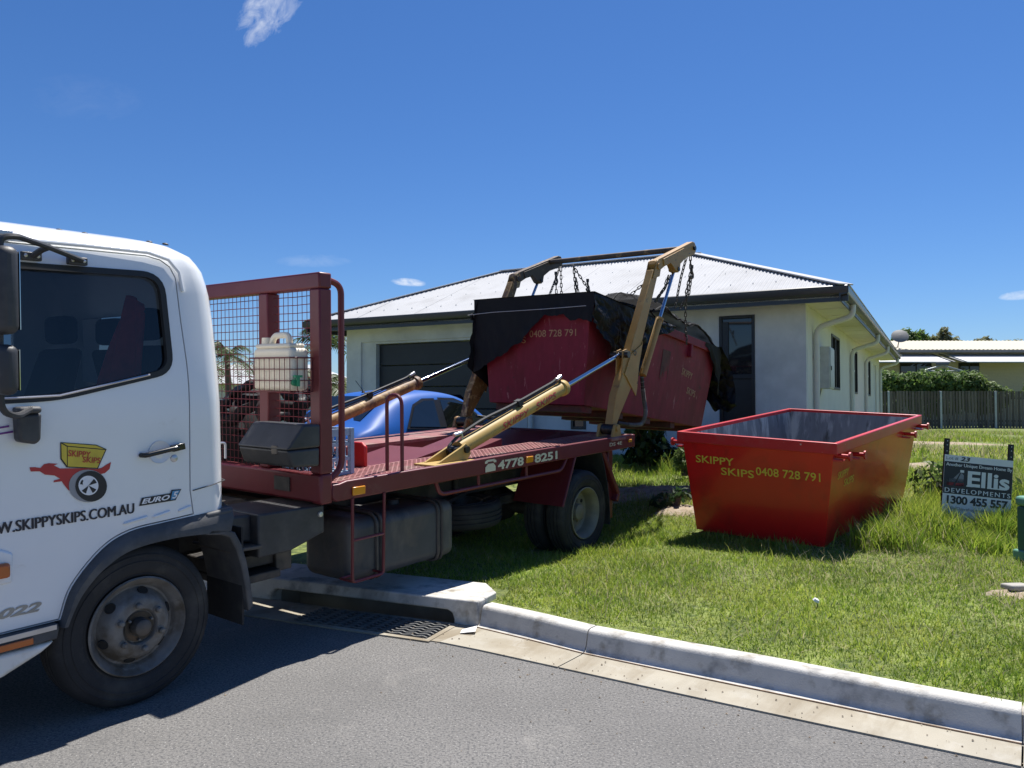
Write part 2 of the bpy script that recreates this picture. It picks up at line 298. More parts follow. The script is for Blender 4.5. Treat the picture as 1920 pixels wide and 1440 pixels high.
def lettering(name, body, m, o, u, v, wd, ht, parent, bold=.01, shear=0., fn=None, spacing=1.0, base=None, fat=0.):
    """flat letters: lower-left corner o, width vector direction u, height direction v"""
    vs, fs = text2d(body, bold, shear, spacing); o = Vector(o); u = Vector(u).normalized(); v = Vector(v).normalized()
    if fn:                      # cut the letters into strips so that they can follow a curved surface
        bm = bmesh.new(); bv = [bm.verts.new((a, b, 0)) for a, b in vs]
        for f in fs:
            try: bm.faces.new([bv[i] for i in f])
            except ValueError: pass
        for k in range(1, 10): bmesh.ops.bisect_plane(bm, geom=bm.verts[:]+bm.edges[:]+bm.faces[:], plane_co=(0, k/10, 0), plane_no=(0, 1, 0))
        bm.verts.index_update(); vs = [tuple(q.co[:2]) for q in bm.verts]; fs = [tuple(q.index for q in f.verts) for f in bm.faces]; bm.free()
    pts = [(fn(a, b) if fn else o+u*(a*wd)+v*(b*ht)) for a, b in vs]
    mb = MB().add(pts, fs)
    if fat:                     # thicker strokes: the letters laid once more, a hair to the side
        nn_ = u.cross(v).normalized()
        for k in (1, 2): mb.add([p+u*(fat*k)+nn_*(.0004*k) for p in pts], fs)
    return mb.build(name, m, parent, smooth=0, fixn=False)
def boolean(me_a, me_b, op):
    a = bpy.data.objects.new('a', me_a); b = bpy.data.objects.new('b', me_b); COL.objects.link(a); COL.objects.link(b)
    md = a.modifiers.new('b', 'BOOLEAN'); md.object = b; md.operation = op; md.solver = 'EXACT'
    bpy.context.view_layer.update(); dg = bpy.context.evaluated_depsgraph_get(); r = bpy.data.meshes.new_from_object(a.evaluated_get(dg))
    bpy.data.objects.remove(a); bpy.data.objects.remove(b); return r
def interp(x, tab): return float(np.interp(x, [t[0] for t in tab], [t[1] for t in tab]))
def arc(cx, cz, r, a0, a1, n): return [(cx+r*math.cos(R(a0+(a1-a0)*i/n)), cz+r*math.sin(R(a0+(a1-a0)*i/n))) for i in range(n+1)]
def catmull(pts, n=5):
    out = []; P = [Vector(p) for p in pts]
    for i in range(len(P)-1):
        a = P[max(0, i-1)]; b = P[i]; c = P[i+1]; d = P[min(len(P)-1, i+2)]
        for k in range(n):
            t = k/n; out.append(tuple(.5*((2*b)+(c-a)*t+(2*a-5*b+4*c-d)*t*t+(3*b-a-3*c+d)*t*t*t)))
    out.append(tuple(P[-1])); return out
def roundpoly(pts, n=5):
    out = []; m = len(pts)
    for i in range(m):
        x, z, r = pts[i]; b = Vector((x, z)); a = Vector(pts[i-1][:2]); c = Vector(pts[(i+1) % m][:2])
        if r <= 0: out.append((x, z)); continue
        p = b+(a-b).normalized()*r; q = b+(c-b).normalized()*r
        for j in range(n+1): t = j/n; s_ = p*(1-t)**2+b*2*t*(1-t)+q*t*t; out.append((s_.x, s_.y))
    return out
def rpath(pts, r, n=5):
    """polyline with rounded corners (3D)"""
    pts = [Vector(p) for p in pts]; out = [pts[0]]
    for i in range(1, len(pts)-1):
        a, b, c = pts[i-1], pts[i], pts[i+1]; d1 = (a-b); d2 = (c-b); k = min(r, d1.length*.49, d2.length*.49)
        p = b+d1.normalized()*k; q = b+d2.normalized()*k
        for j in range(n+1):
            t = j/n; out.append(p*(1-t)**2+b*2*t*(1-t)+q*t*t)
    out.append(pts[-1]); return out
# ================================================================ ground, road, kerb
N0 = np.array([.5602, .8283]); T0 = np.array([.8283, -.5602])
def an(p): return float(np.dot(p, T0)), float(np.dot(p, N0))
KP = [(-2.05, 6.04), (-.228, 5.25), (.137, 4.963), (.444, 4.705), (1.01, 4.317), (1.484, 3.997), (1.892, 3.721), (2.28, 3.47)]
EP = [(-2.218, 5.675), (-.70, 5.033), (-.333, 4.836), (.125, 4.531), (.686, 4.159), (1.375, 3.71), (2.11, 3.243)]
KT = [an(p) for p in KP]; ET = [an(p) for p in EP]
KT = [(-80, KT[0][1]-6)]+[(-20, KT[0][1]-1.5)]+KT+[(12, KT[-1][1]-.2), (80, KT[-1][1]-2)]; ET = [(-80, ET[0][1]-6)]+[(-20, ET[0][1]-1.5)]+ET+[(12, ET[-1][1]-.2), (80, ET[-1][1]-2)]
KT.sort(); ET.sort()
def Kn(a): return interp(a, KT)
def En(a): return interp(a, ET)
def AN(a, n, z=0.): p = T0*a+N0*n; return (float(p[0]), float(p[1]), z)
HT = [(-1, .118), (.3, .122), (1.2, .15), (2.4, .180), (3.2, .205), (6, .39), (8.6, .53), (13, .54), (22, .34), (32, .22), (60, .22), (600, .22)]
def hgt(x, y):
    s = x*N0[0]+y*N0[1]-4.14
    b = .018*math.sin(x*2.1+.5)*math.cos(y*1.7)+.010*math.sin(x*5.3+y*4.1) if s > .5 else 0
    dx = x+1.873; dy = y-3.898; lx = .6014*dx+.798*dy; ly = -.799*dx+.6008*dy      # the rear wheels stand in a slight hollow
    return interp(s, HT)+b*min(1, max(0, (s-.5)))-.105*math.exp(-((lx-4.3)/1.0)**2-((ly-1.0)/1.35)**4)
aS = sorted(set([round(v, 3) for v in list(np.arange(-6, 16, .22))+[-80, -60, -45, -30, -22, -16, -12, -9, -7.5, 18, 21, 25, 32, 45, 60, 80]]))
nS = list(np.arange(0, 3, .15))+list(np.arange(3, 16, .4))+[17, 19, 22, 26, 31, 38, 48, 65, 100, 180, 420]
vs = []
for a in aS:
    k = Kn(a)+.14
    for n in nS:
        x, y, _ = AN(a*(1+max(0, n-20)/55), k+n); vs.append((x, y, hgt(x, y)))
m = len(nS); fs = [(i*m+j, (i+1)*m+j, (i+1)*m+j+1, i*m+j+1) for i in range(len(aS)-1) for j in range(m-1)]
lawn = struct(MB().add(vs, fs).build('lawn', 'lawn_ground', smooth=80))
rS = [0, .3, .8, 1.6, 3, 5, 8, 14, 30, 80, 300]
vs = [AN(a*(1+max(0, n-10)/55), En(a)-n+.02) for a in aS for n in rS]; m = len(rS)
fs = [(i*m+j, (i+1)*m+j, (i+1)*m+j+1, i*m+j+1) for i in range(len(aS)-1) for j in range(m-1)]
struct(MB().add(vs, fs).build('road', 'asphalt', smooth=0))
# kerb and gutter, cast in lengths with open joints
kerb = bpy.data.objects.new('kerb', None); COL.objects.link(kerb); struct(kerb)
gut = bpy.data.objects.new('gutter', None); COL.objects.link(gut); struct(gut)
KPROF = [(-.030, -.06), (-.030, .009), (-.012, .012), (.004, .022), (.016, .045), (.032, .104), (.040, .122), (.054, .133), (.075, .136), (.15, .134), (.155, -.06)]
def kerb_seg(a0, a1, step=.2):
    k = max(2, int((a1-a0)/step)); A = [a0+(a1-a0)*i/k for i in range(k+1)]; b = MB(); vs = []; m = len(KPROF)
    for a in A:
        wob = .003*math.sin(a*3.7)
        for s, z in KPROF: vs.append(AN(a, Kn(a)+s+wob, z+wob*.6))
    fs = [(i*m+j, (i+1)*m+j, (i+1)*m+(j+1) % m, i*m+(j+1) % m) for i in range(k) for j in range(m)]+[tuple(range(m)), tuple(range(k*m, k*m+m))[::-1]]
    b.add(vs, fs).build('kerb_length', 'kerb_concrete', kerb, smooth=50)
def gut_seg(a0, a1, step=.25):
    k = max(2, int((a1-a0)/step)); A = [a0+(a1-a0)*i/k for i in range(k+1)]; vs = []
    for a in A:
        e = En(a); q = Kn(a)
        for f, z in ((-.02, -.05), (0, .009), (.5, .006), (.85, .005), (.93, .007), (1.0, -.05)): vs.append(AN(a, e+(q-e)*f, z))
    m = 6; fs = [(i*m+j, (i+1)*m+j, (i+1)*m+(j+1) % m, i*m+(j+1) % m) for i in range(k) for j in range(m)]+[tuple(range(m)), tuple(range(k*m, k*m+m))[::-1]]
    MB().add(vs, fs).build('gutter_slab', 'gutter_concrete', gut, smooth=40)
aL0 = an((-2.05, 6.04))[0]; aL1 = an((-.228, 5.25))[0]; aJ1 = an((.444, 4.705))[0]; aJ2 = an((2.28, 3.47))[0]
for a0, a1 in ((-60, -13), (-13, -9), (-9, aL0-.01), (aL1+.006, aJ1-.004), (aJ1+.004, aJ2-.004), (aJ2+.004, aJ2+3), (aJ2+3.01, 20), (20.012, 60)):
    kerb_seg(a0, a1); gut_seg(a0, a1)
    k_ = max(2, int((a1-a0)/.2)); MB().tube([AN(a0+(a1-a0)*i/k_, Kn(a0+(a1-a0)*i/k_)-.031, .0085) for i in range(k_+1)], .0045, 6).build('silt_line', 'silt', gut)
for aj in (aJ1, aJ2, aJ2+3.006):     # joint filler set back in the gaps
    b = MB(); vs = []
    for a in (aj-.02, aj+.02):
        for s, z in KPROF: vs.append(AN(a, Kn(a)+s+(.006 if s < .1 else -.01), z-.012))
    m = len(KPROF); b.add(vs, [(j, m+j, m+(j+1) % m, (j+1) % m) for j in range(m)]+[tuple(range(m)), tuple(range(m, 2*m))[::-1]]).build('joint_filler', 'concrete', kerb, smooth=0)
# storm drain inlet
LU = Vector((.9162, -.4007, 0)); LN = Vector((.4007, .9162, 0))
dm = Matrix(((LU.x, LN.x, 0, -2.05), (LU.y, LN.y, 0, 6.04), (0, 0, 1, 0), (0, 0, 0, 1)))
dr = thing('storm_drain', 'concrete kerb inlet storm drain with steel grate under the truck', 'drain', mw=dm)
front = [(0, -.06), (0, .172), (1.985, .172), (1.985, -.06), (1.80, -.06), (1.80, .035), (1.785, .075), (1.75, .092), (.27, .092), (.235, .075), (.22, .035), (.22, -.06)]
MB().prism(front, 0, .12).build('lintel', 'kerb_concrete', dr, bevel=.012)
MB().prism([(0, .122), (1.985, .122), (1.985, .30), (1.80, .52), (0, .52)], .10, .170, 'z').build('cover_slab', 'kerb_concrete', dr, bevel=.008)
p = MB(); p.box(.20, 1.82, .36, .42, -.5, .10); p.box(.20, 1.82, -.46, .42, -.55, -.5); p.box(.14, .20, .13, .42, -.5, .10); p.box(1.82, 1.88, .13, .42, -.5, .10); p.box(.68, .72, -.42, 0, -.5, -.02); p.box(1.84, 1.88, -.42, 0, -.5, -.02); p.box(.68, 1.88, -.46, -.42, -.5, -.02)
p.build('pit', 'pit_wall', dr, smooth=0)
MB().box(-.0, .70, -.42, -.004, -.05, .008).build('apron', 'gutter_concrete', dr, smooth=0); MB().box(1.85, 2.04, -.40, -.004, -.05, .006).build('apron', 'gutter_concrete', dr, smooth=0)
p = MB(); p.box(.70, 1.85, -.43, -.39, -.04, .010); p.box(.70, 1.85, -.045, -.01, -.04, .010); p.box(.70, .74, -.39, -.045, -.04, .010); p.box(1.81, 1.85, -.39, -.045, -.04, .010); p.build('grate_frame', 'gutter_concrete', dr, smooth=0)
g = MB()
for i in range(8):
    y0 = -.37+i*.044
    pts = [(.74+1.07*k/64, y0+.010*math.sin(k*1.15), .002) for k in range(65)]
    for q in range(64): g.beam(pts[q], pts[q+1], .010, .03)
for i in range(11): g.box(.80+i*.098, .812+i*.098, -.39, -.045, -.03, -.004)
g.build('grate', 'grate_steel', dr, smooth=0)

# ================================================================ the house behind the truck
HA = Vector((4.977, 13.0, 0)); HX = Vector((.8763, -.4818, 0)); HY = Vector((.4818, .8763, 0))
HM = Matrix(((HX.x, HY.x, 0, HA.x), (HX.y, HY.y, 0, HA.y), (0, 0, 1, 0), (0, 0, 0, 1)))
ho = thing('house', 'rendered single storey house with white corrugated hip roof and dark gutters', 'house', mw=HM)
def rects(l0, l1, z0, z1, holes):
    xs = sorted(set([l0, l1]+[h[0] for h in holes]+[h[1] for h in holes])); out = []
    for a, b in zip(xs[:-1], xs[1:]):
        hz = sorted([(h[2], h[3]) for h in holes if h[0] <= a+1e-6 and h[1] >= b-1e-6]); z = z0
        for q0, q1 in hz:
            if q0 > z: out.append((a, b, z, q0))
            z = q1
        if z < z1: out.append((a, b, z, z1))
    return out
FH = [(-1.46, -.84, .62, 3.06), (-4.36, -4.04, 1.0, 2.9), (-9.2, -5.75, .40, 2.85)]
b = MB()
for a0, a1, z0, z1 in rects(-10, 0, .2, 3.205, FH): b.box(a0, a1, 0, .22, z0, z1)
b.build('front_wall', 'render_wall', ho, smooth=0)
SH = [(3.65, 5.2, 1.80, 2.98), (8.3, 9.75, 1.76, 2.94), (13.25, 14.7, 1.74, 2.92), (16.4, 17.9, .5, 2.9)]
b = MB()
for a0, a1, z0, z1 in rects(.222, 19.6, .2, 3.205, SH): b.box(-.22, -.002, a0, a1, z0, z1)
b.build('side_wall', 'wall_side', ho, smooth=0)
MB().box(-10, -9.78, .222, 5.2, .2, 3.205).build('far_wall', 'render_wall', ho, smooth=0)
b = MB(); b.box(-9.76, -5.2, 5.0, 5.2, .2, 3.205); b.box(-5.4, -5.2, 5.2, 19.6, .2, 3.205); b.box(-5.2, -.22, 19.4, 19.6, .2, 3.205); b.build('rear_wall', 'render_wall', ho, smooth=0)
b = MB(); b.box(-10.02, -9.6, -.05, .0, .2, 3.2); b.box(-5.74, -5.3, -.05, 0, .2, 3.2); b.box(-9.6, -5.74, -.05, 0, 2.9, 3.2); b.build('garage_surround', 'render_wall', ho, smooth=0)
# soffit, fascia, gutters
b = MB(); b.box(-10.62, .62, -.62, -.052, 3.195, 3.215); b.box(.002, .62, -.052, 20.2, 3.195, 3.215); b.build('soffit', 'soffit', ho, smooth=0)
for i in range(16): MB().box(.01, .615, .9+i*1.2, .915+i*1.2, 3.188, 3.195).build('soffit_batten', 'soffit', ho, smooth=0)
def gprof(y): return [(y, 3.13), (y, 3.22), (y-.015, 3.225), (y-.10, 3.235), (y-.115, 3.26), (y-.118, 3.36), (y-.10, 3.375), (y-.095, 3.36), (y-.09, 3.26), (y+.02, 3.25), (y+.02, 3.13)]
MB().prism(gprof(-.62), -10.74, .72, 'x').build('front_gutter', 'fascia', ho, smooth=40)
b = MB(); b.prism([(-q[0], q[1]) for q in gprof(-.62)], -.73, 20.3, 'y'); b.build('side_gutter', 'fascia', ho, smooth=40)
MB().tube([(.738, -.70, 3.376), (.738, 20.3, 3.376)], .012, 8).build('side_gutter_lit_lip', 'gutter_lit_edge', ho)  # paler strip: the lit top edge of the side gutter put into colour
MB().prism([(-q[0]-11.24, q[1]) if 0 else (q[0]-10.0, q[1]) for q in gprof(-.62)], -.73, 5.9, 'y').build('far_gutter', 'fascia', ho, smooth=40)
# corrugated roof planes
TP = .412; PITCH = .076
def corr(name, eave0, edir, up, W, ext):
    """eave0: start of eave; edir along the eave; up: horizontal up-slope direction; ext(u)->(lo,hi) horizontal run"""
    e = Vector(edir); g = Vector(up); e0 = Vector(eave0); sl = Vector((g.x, g.y, TP)); nrm = e.cross(sl).normalized()
    if nrm.z < 0: nrm = -nrm
    u0 = 0.; sw_ = PITCH*10; q = 0
    while u0 < W-1e-4:          # lapped sheets, ten waves wide
        u1 = min(W, u0+sw_+PITCH*.5); n = max(3, int((u1-u0)/PITCH*6)); vs = []; fs = []
        for i in range(n+1):
            u = u0+(u1-u0)*i/n; lo, hi = ext(u); off = nrm*(.010*math.sin(2*math.pi*u/PITCH)+.0025*(q % 2)+.0012*math.sin(q*2.3))
            for t in (lo, (lo+hi)/2, hi): vs.append(e0+e*u+sl*t+off)
        for i in range(n):
            for k in (0, 1): fs.append((i*3+k, i*3+3+k, i*3+4+k, i*3+1+k))
        MB().add(vs, fs).build(name, 'roof_white', ho, smooth=80, fixn=False); u0 += sw_; q += 1
Aa = 3.34; EZ = 3.36
W1 = 11.46
corr('roof_sheet', (-10.74, -.72, EZ), (1, 0, 0), (0, 1, 0), W1, lambda u: (0, min(u, W1-u, Aa)))
corr('roof_sheet', (-10.74, 5.96, EZ), (0, -1, 0), (1, 0, 0), 6.68, lambda u: (0, min(u, 6.68-u)))
corr('roof_sheet', (.72, -.72, EZ), (0, 1, 0), (-1, 0, 0), 20.92, lambda u: (0, min(u, 20.92-u, Aa)))
corr('roof_sheet', (-10.74, 5.96, EZ), (1, 0, 0), (0, -1, 0), 8.12, lambda u: (max(0, u-4.78), max(min(u, Aa), max(0, u-4.78))))
corr('roof_sheet', (-5.96, 5.96, EZ), (0, 1, 0), (1, 0, 0), 14.24, lambda u: (0, min(Aa, 14.24-u)))
corr('roof_sheet', (-5.96, 20.2, EZ), (1, 0, 0), (0, -1, 0), 6.68, lambda u: (0, min(u, 6.68-u)))
RZ = EZ+Aa*TP+.015
def cap(p0, p1): 
    d = Vector(p1)-Vector(p0); MB().beam(p0, p1, .28, .025).build('ridge_cap', 'roof_white', ho, bevel=.01)
cap((-7.4, 2.62, RZ), (-2.62, 2.62, RZ)); cap((.70, -.70, EZ+.02), (-2.62, 2.62, RZ)); cap((-10.72, -.70, EZ+.02), (-7.4, 2.62, RZ)); cap((-2.62, 2.6, RZ), (-2.62, 16.86, RZ)); cap((.70, 20.18, EZ+.02), (-2.62, 16.86, RZ))
# roof screws
b = MB()
for row in (.5, 1.35, 2.2, 3.0):
    u = row+.3
    while u < W1-row-.3:
        b.box(-10.74+u-.008, -10.74+u+.008, -.72+row-.008, -.72+row+.008, EZ+row*TP+.006, EZ+row*TP+.018); u += .38
stuff(b.build('roof_screws', 'downpipe', ho, smooth=0))
# downpipes
for y in (.85, 7.6, 12.2, 19.3):
    pth = rpath([(.66, y, 3.26), (.66, y, 3.03), (.06, y, 2.86), (.06, y, .3)], .16, 6)
    d = MB().tube(pth, .052, 12).build('downpipe', 'downpipe', ho)
    MB().tube([(.06, y, 2.30), (.06, y, 2.36)], .058, 12).build('pipe_joint', 'downpipe', d)
MB().tube(rpath([(-5.2, -.64, 3.2), (-5.2, -.64, 3.05), (-5.2, -.11, 2.9), (-5.2, -.11, .3)], .14, 6), .05, 12).build('downpipe', 'downpipe', ho)
# windows
def hwin(x0, x1, z0, z1, y, side=False, mull=None, tr=None):
    f = MB(); t = .06; k = .055
    def bx(a0, a1, q0, q1, d0, d1):
        if side: f.box(-d1, -d0, a0, a1, q0, q1)
        else: f.box(a0, a1, y+d0, y+d1, q0, q1)
    bx(x0, x0+k, z0, z1, -.015, .08); bx(x1-k, x1, z0, z1, -.015, .08); bx(x0+k, x1-k, z0, z0+k, -.018, .08); bx(x0+k, x1-k, z1-k, z1, -.018, .08)
    if mull: bx(mull-.03, mull+.03, z0+k, z1-k, -.01, .06)
    if tr: bx(x0+k, x1-k, tr-.04, tr+.04, -.012, .06)
    w_ = f.build('window', 'frame_dark', ho, bevel=.006)
    p_ = MB(); f = p_; bx(x0+k, x1-k, z0+k, z1-k, .03, .04); p_.build('pane', 'pane', w_, smooth=0)
    return w_
w1 = hwin(-1.46, -.84, .62, 3.06, 0, tr=1.98)
MB().box(-1.40, -1.30, -.005, .03, 2.0, 2.95).build('sash', 'frame_dark', w1, smooth=0)
MB().box(-1.41, -.89, .02, .032, .68, 1.94).build('lower_panel', 'frame_dark', w1, smooth=0)
hwin(-4.36, -4.04, 1.0, 2.9, 0)
for s0, s1, z0, z1 in SH[:3]: hwin(s0, s1, z0, z1, 0, side=True, mull=(s0+s1)/2)
MB().box(-.10, -.05, 16.4, 17.9, .5, 2.9).build('side_door', 'render_wall', ho, smooth=0)
for i in range(5): MB().box(-9.2, -5.75, .12, .16, .42+i*.486, .42+i*.486+.474).build('garage_door_panel', 'garage_door', ho, bevel=.012)
b = MB(); b.box(0.001, .21, 1.45, 2.15, 1.78, 2.56); mb_ = b.build('meter_box', 'meter_grey', ho, bevel=.012)
b = MB(); b.box(.212, .222, 1.49, 2.11, 1.81, 2.53); b.build('meter_door', 'meter_grey', mb_, bevel=.004)
b = MB(); b.box(.222, .235, 1.53, 1.57, 2.12, 2.2); b.build('latch', 'black_plastic', mb_)
MB().tube([(.05, 1.5, 1.78), (.03, 1.25, 1.45), (.02, 1.0, 1.2)], .008, 6).build('cable', 'black_plastic', ho)

# ================================================================ paling fence and the place behind it
fe = thing('paling_fence', 'weathered grey timber paling fence with galvanised posts below the hedge', 'fence', (18.0, 38.9, .2))
rng = random.Random(4); x = -3.4; me_p = []
for k in range(3):
    bm_ = MB().box(-.060, .060, -.010, .010, 0, 1.0); me_p.append(bm_.mesh('paling', 0)); me_p[-1].materials.append(MATS[('paling', 'paling2', 'paling3')[k]])
while x < 13.5:
    o = bpy.data.objects.new('paling', rng.choice(me_p)); COL.objects.link(o); o.parent = fe
    o.location = (x, rng.uniform(-.004, .012), 0); o.scale = (rng.uniform(.96, 1.03), 1, 1.90+rng.uniform(-.012, .018)); o.rotation_euler = (0, rng.uniform(-.004, .004), 0); x += .158
for px in (-1.7, 1.02, 3.66, 6.42, 9.1, 11.8): MB().box(px-.05, px+.05, -.08, -.02, 0, 1.9).build('post', 'galv', fe, bevel=.01)
for z in (-.05, .35, 1.5): MB().box(-3.4, 13.5, .022, .06, z, z+.09).build('rail', 'paling', fe, smooth=0)  # lowest rail added to block lit ground showing between the paling feet

nb = thing('neighbour_house', 'cream weatherboard house with long cream roof and white awning beyond the fence', 'house', (22.0, 46.0, .2))
# local x 0 = world 22 ; z 0 = world .2
b = MB(); NX0, NX1 = -3.2, 17
vs = []; n = int((NX1-NX0)/.25*4)
for i in range(n+1):
    u = NX0+(NX1-NX0)*i/n; dz = .022*math.sin(2*math.pi*(u/.25))
    vs += [(u, -.7, 4.46+dz), (u, 3.4, 5.30+dz)]
b.add(vs, [(2*i, 2*i+2, 2*i+3, 2*i+1) for i in range(n)])
rf = b.build('roof', 'nb_roof', nb, smooth=60, fixn=False)
MB().add([(NX0, 3.4, 5.3), (NX1, 3.4, 5.3), (NX1, 7.5, 4.4), (NX0, 7.5, 4.4)], [(0, 1, 2, 3)]).build('roof_back', 'nb_roof', nb, smooth=0)
MB().box(NX0, NX1, -.82, -.70, 4.28, 4.44).build('roof_gutter', 'nb_trim', nb, bevel=.02)
b = MB()
for i in range(22): b.box(NX0+.3, NX1-.3, -.012, .05, .1+i*.2, .1+i*.2+.192)
b.box(NX0+.3, NX1-.3, .05, .2, 0, 4.5); b.build('wall', 'nb_wall', nb, smooth=0)
for a0, a1 in ((NX0+.3, 2.95), (3.9, 8.75), (9.5, 14.9), (15.7, 16.7)):
    MB().add([(a0, -.02, 4.26), (a1, -.02, 4.26), (a1, -2.3, 3.66), (a0, -2.3, 3.66), (a0, -2.3, 3.60), (a1, -2.3, 3.60), (a1, -.02, 4.20), (a0, -.02, 4.20)], [(0, 1, 2, 3), (3, 2, 5, 4), (4, 5, 6, 7), (0, 3, 4, 7), (1, 6, 5, 2)]).build('awning', 'awning', nb, smooth=0)
for px in (3.1, 3.6, 8.9, 9.35, 15.05, 15.5): MB().beam((px, -.03, 4.23), (px+.1, -2.28, 3.64), .12, .05).build('awning_bracket', 'nb_trim', nb)
for a0, a1, z0, z1 in ((1.2, 3.1, 2.95, 3.70), (4.66+.05, 5.95, 3.10, 3.72), (9.9, 11.4, 3.55, 3.74)):
    w_ = MB().box(a0, a1, -.05, .03, z0, z1).build('window', 'frame_dark', nb, bevel=.01)
    for q in (0, 1): MB().box(a0+.06+q*(a1-a0)/2, a0+(a1-a0)/2-.03+q*(a1-a0)/2, -.056, -.051, z0+.06, z1-.06).build('pane', 'pane', w_, smooth=0)
sdh = MB(); sdh.lathe([(.0, .05), (.2, .042), (.38, .015), (.48, -.01)], (2.75-1.6, -.2, 5.30), (-.25, -.75, .55), 24); sdh.tube([(1.15, -.15, 5.25), (1.15, .1, 4.62)], .03, 8); sdh.tube([(1.15, 0, 4.66), (.1, -.1, 4.5)], .018, 6)
sdh.build('satellite_dish', 'nb_trim', nb)
# clothes hoist seen over the hedge
fr = thing('pergola_frame', 'small grey steel frame with shallow gable standing over the hedge', 'frame', (24.2, 43.2, .2))
b = MB(); b.tube([(-1.15, 0, 0), (-1.15, 0, 3.1)], .05, 8); b.tube([(1.15, 0, 0), (1.15, 0, 3.1)], .05, 8); b.build('post', 'galv', fr)
b = MB(); b.tube([(-1.15, 0, 3.1), (0, 0, 3.42), (1.15, 0, 3.1)], .04, 8); b.tube([(-1.15, 0, 3.1), (1.15, 0, 3.1)], .03, 8); b.build('gable', 'galv', fr)
MB().box(-.32, .32, -.12, .12, 3.43, 3.60).build('vent', 'nb_trim', fr, bevel=.03)

# ---------------------------------------------------------------- vegetation
def leaves(name, centers, radii, cnt, size, m, parent, seed, shell=.55, up=.25):
    rs = np.random.RandomState(seed); C = np.array(centers, float); Rr = np.array(radii, float); wts = (Rr.prod(1))**(2/3); wts /= wts.sum()
    idx = rs.choice(len(C), cnt, p=wts); d = rs.normal(size=(cnt, 3)); d /= np.linalg.norm(d, axis=1)[:, None]
    rad = shell+(1-shell)*rs.rand(cnt)**.6; lump = 1+.18*np.sin(d[:, 0]*7+idx)*np.cos(d[:, 2]*6+idx*2)
    P = C[idx]+d*Rr[idx]*(rad*lump)[:, None]
    nrm = d+rs.normal(scale=.6, size=(cnt, 3)); nrm[:, 2] += up; nrm /= np.linalg.norm(nrm, axis=1)[:, None]
    t = np.cross(nrm, rs.normal(size=(cnt, 3))); t /= np.linalg.norm(t, axis=1)[:, None]; s = np.cross(nrm, t)
    sz = size*(.6+.8*rs.rand(cnt))[:, None]
    Q = np.stack([P-t*sz*.55, P+s*sz*.26+nrm*sz*.06, P+t*sz*.55, P-s*sz*.26+nrm*sz*.06], 1).reshape(-1, 3)
    return quads(name, Q, cnt, m, parent)
def quads(name, Q, cnt, m, parent):
    me = bpy.data.meshes.new(name); me.vertices.add(len(Q)); me.vertices.foreach_set('co', Q.astype('f').ravel())
    me.loops.add(cnt*4); me.loops.foreach_set('vertex_index', np.arange(cnt*4, dtype='i')); me.polygons.add(cnt)
    me.polygons.foreach_set('loop_start', np.arange(0, cnt*4, 4, dtype='i')); me.update(calc_edges=True)
    return link(name, me, m, parent)
def shrub(name, label, loc, blobs, cnt, size, m, seed, cat='shrub', group=None):
    t = thing(name, label, cat, loc, 0, group)
    c = [q[:3] for q in blobs]; r_ = [q[3:] for q in blobs]
    st = MB(); rs = random.Random(seed)
    for q in blobs:
        st.tube([(q[0]*.4, q[1]*.4, 0), (q[0]*.8, q[1]*.8, q[2]*.55), (q[0], q[1], q[2])], [.05, .035, .012], 6)
        for _ in range(3): st.tube([(q[0]*.8, q[1]*.8, q[2]*.55), (q[0]+rs.uniform(-.6, .6)*q[3], q[1], q[2]+rs.uniform(0, .6)*q[5])], [.025, .008], 5)
    st.build('stem', 'bark', t); cr = leaves('foliage', c, r_, cnt, size, m, t, seed); stuff(cr); return t
shrub('hedge_shrub', 'leafy green hedge shrub behind the paling fence next to the house corner', (19.4, 40.3, .2), [(-1.0, 0, 2.1, .9, .7, .75), (.2, 0, 2.3, .9, .7, .75), (1.2, 0, 2.2, .8, .7, .7), (0, .1, 1.4, 1.7, .7, .8)], 5200, .2, 'leaf', 11, group='hedge behind the fence')
shrub('hedge_shrub', 'leafy green hedge shrub behind the fence in front of the small steel frame', (22.4, 40.3, .2), [(-1.0, 0, 2.25, .9, .7, .8), (.1, 0, 2.35, .8, .7, .75), (1.0, 0, 2.25, .9, .7, .7), (0, .1, 1.4, 1.8, .7, .8)], 5200, .2, 'leaf', 12, group='hedge behind the fence')
shrub('hedge_shrub', 'lighter tapering hedge shrub under the neighbour window behind the fence', (24.8, 40.3, .2), [(-.7, 0, 2.25, .8, .6, .7), (.2, 0, 1.95, .7, .6, .5), (.9, 0, 1.75, .6, .5, .35), (0, .1, 1.3, 1.3, .6, .6)], 3600, .2, 'leaf_light', 13, group='hedge behind the fence')
shrub('garden_shrub', 'bright green bush behind the fence beside the cream weatherboard wall', (28.4, 40.6, .2), [(-.6, 0, 1.9, .8, .7, .7), (.3, 0, 2.5, .9, .7, 1.0), (1.2, 0, 2.6, 1, .7, 1.1)], 3600, .2, 'leaf_light', 14)
def tree(name, label, loc, h, blobs, cnt, size, m, seed):
    t = thing(name, label, 'tree', loc); st = MB(); st.tube([(0, 0, 0), (.1, 0, h*.5), (0, 0, h*.8)], [.28, .2, .08], 8)
    for q in blobs: st.tube([(.08, 0, h*.45), (q[0]*.6, q[1]*.6, (h*.45+q[2])/2), q[:3]], [.13, .08, .03], 6)
    st.build('trunk', 'bark', t); stuff(leaves('crown', [q[:3] for q in blobs], [q[3:] for q in blobs], cnt, size, m, t, seed, .35)); return t
tree('garden_tree', 'round dark green tree behind the satellite dish on the cream roof', (31.2, 60, .2), 6.6, [(-.6, 0, 5.9, 1.0, 1, 1.2), (.5, 0, 5.9, 1.0, 1, 1.1), (0, 0, 5.0, 1.5, 1.2, 1.0)], 5000, .32, 'leaf', 21)
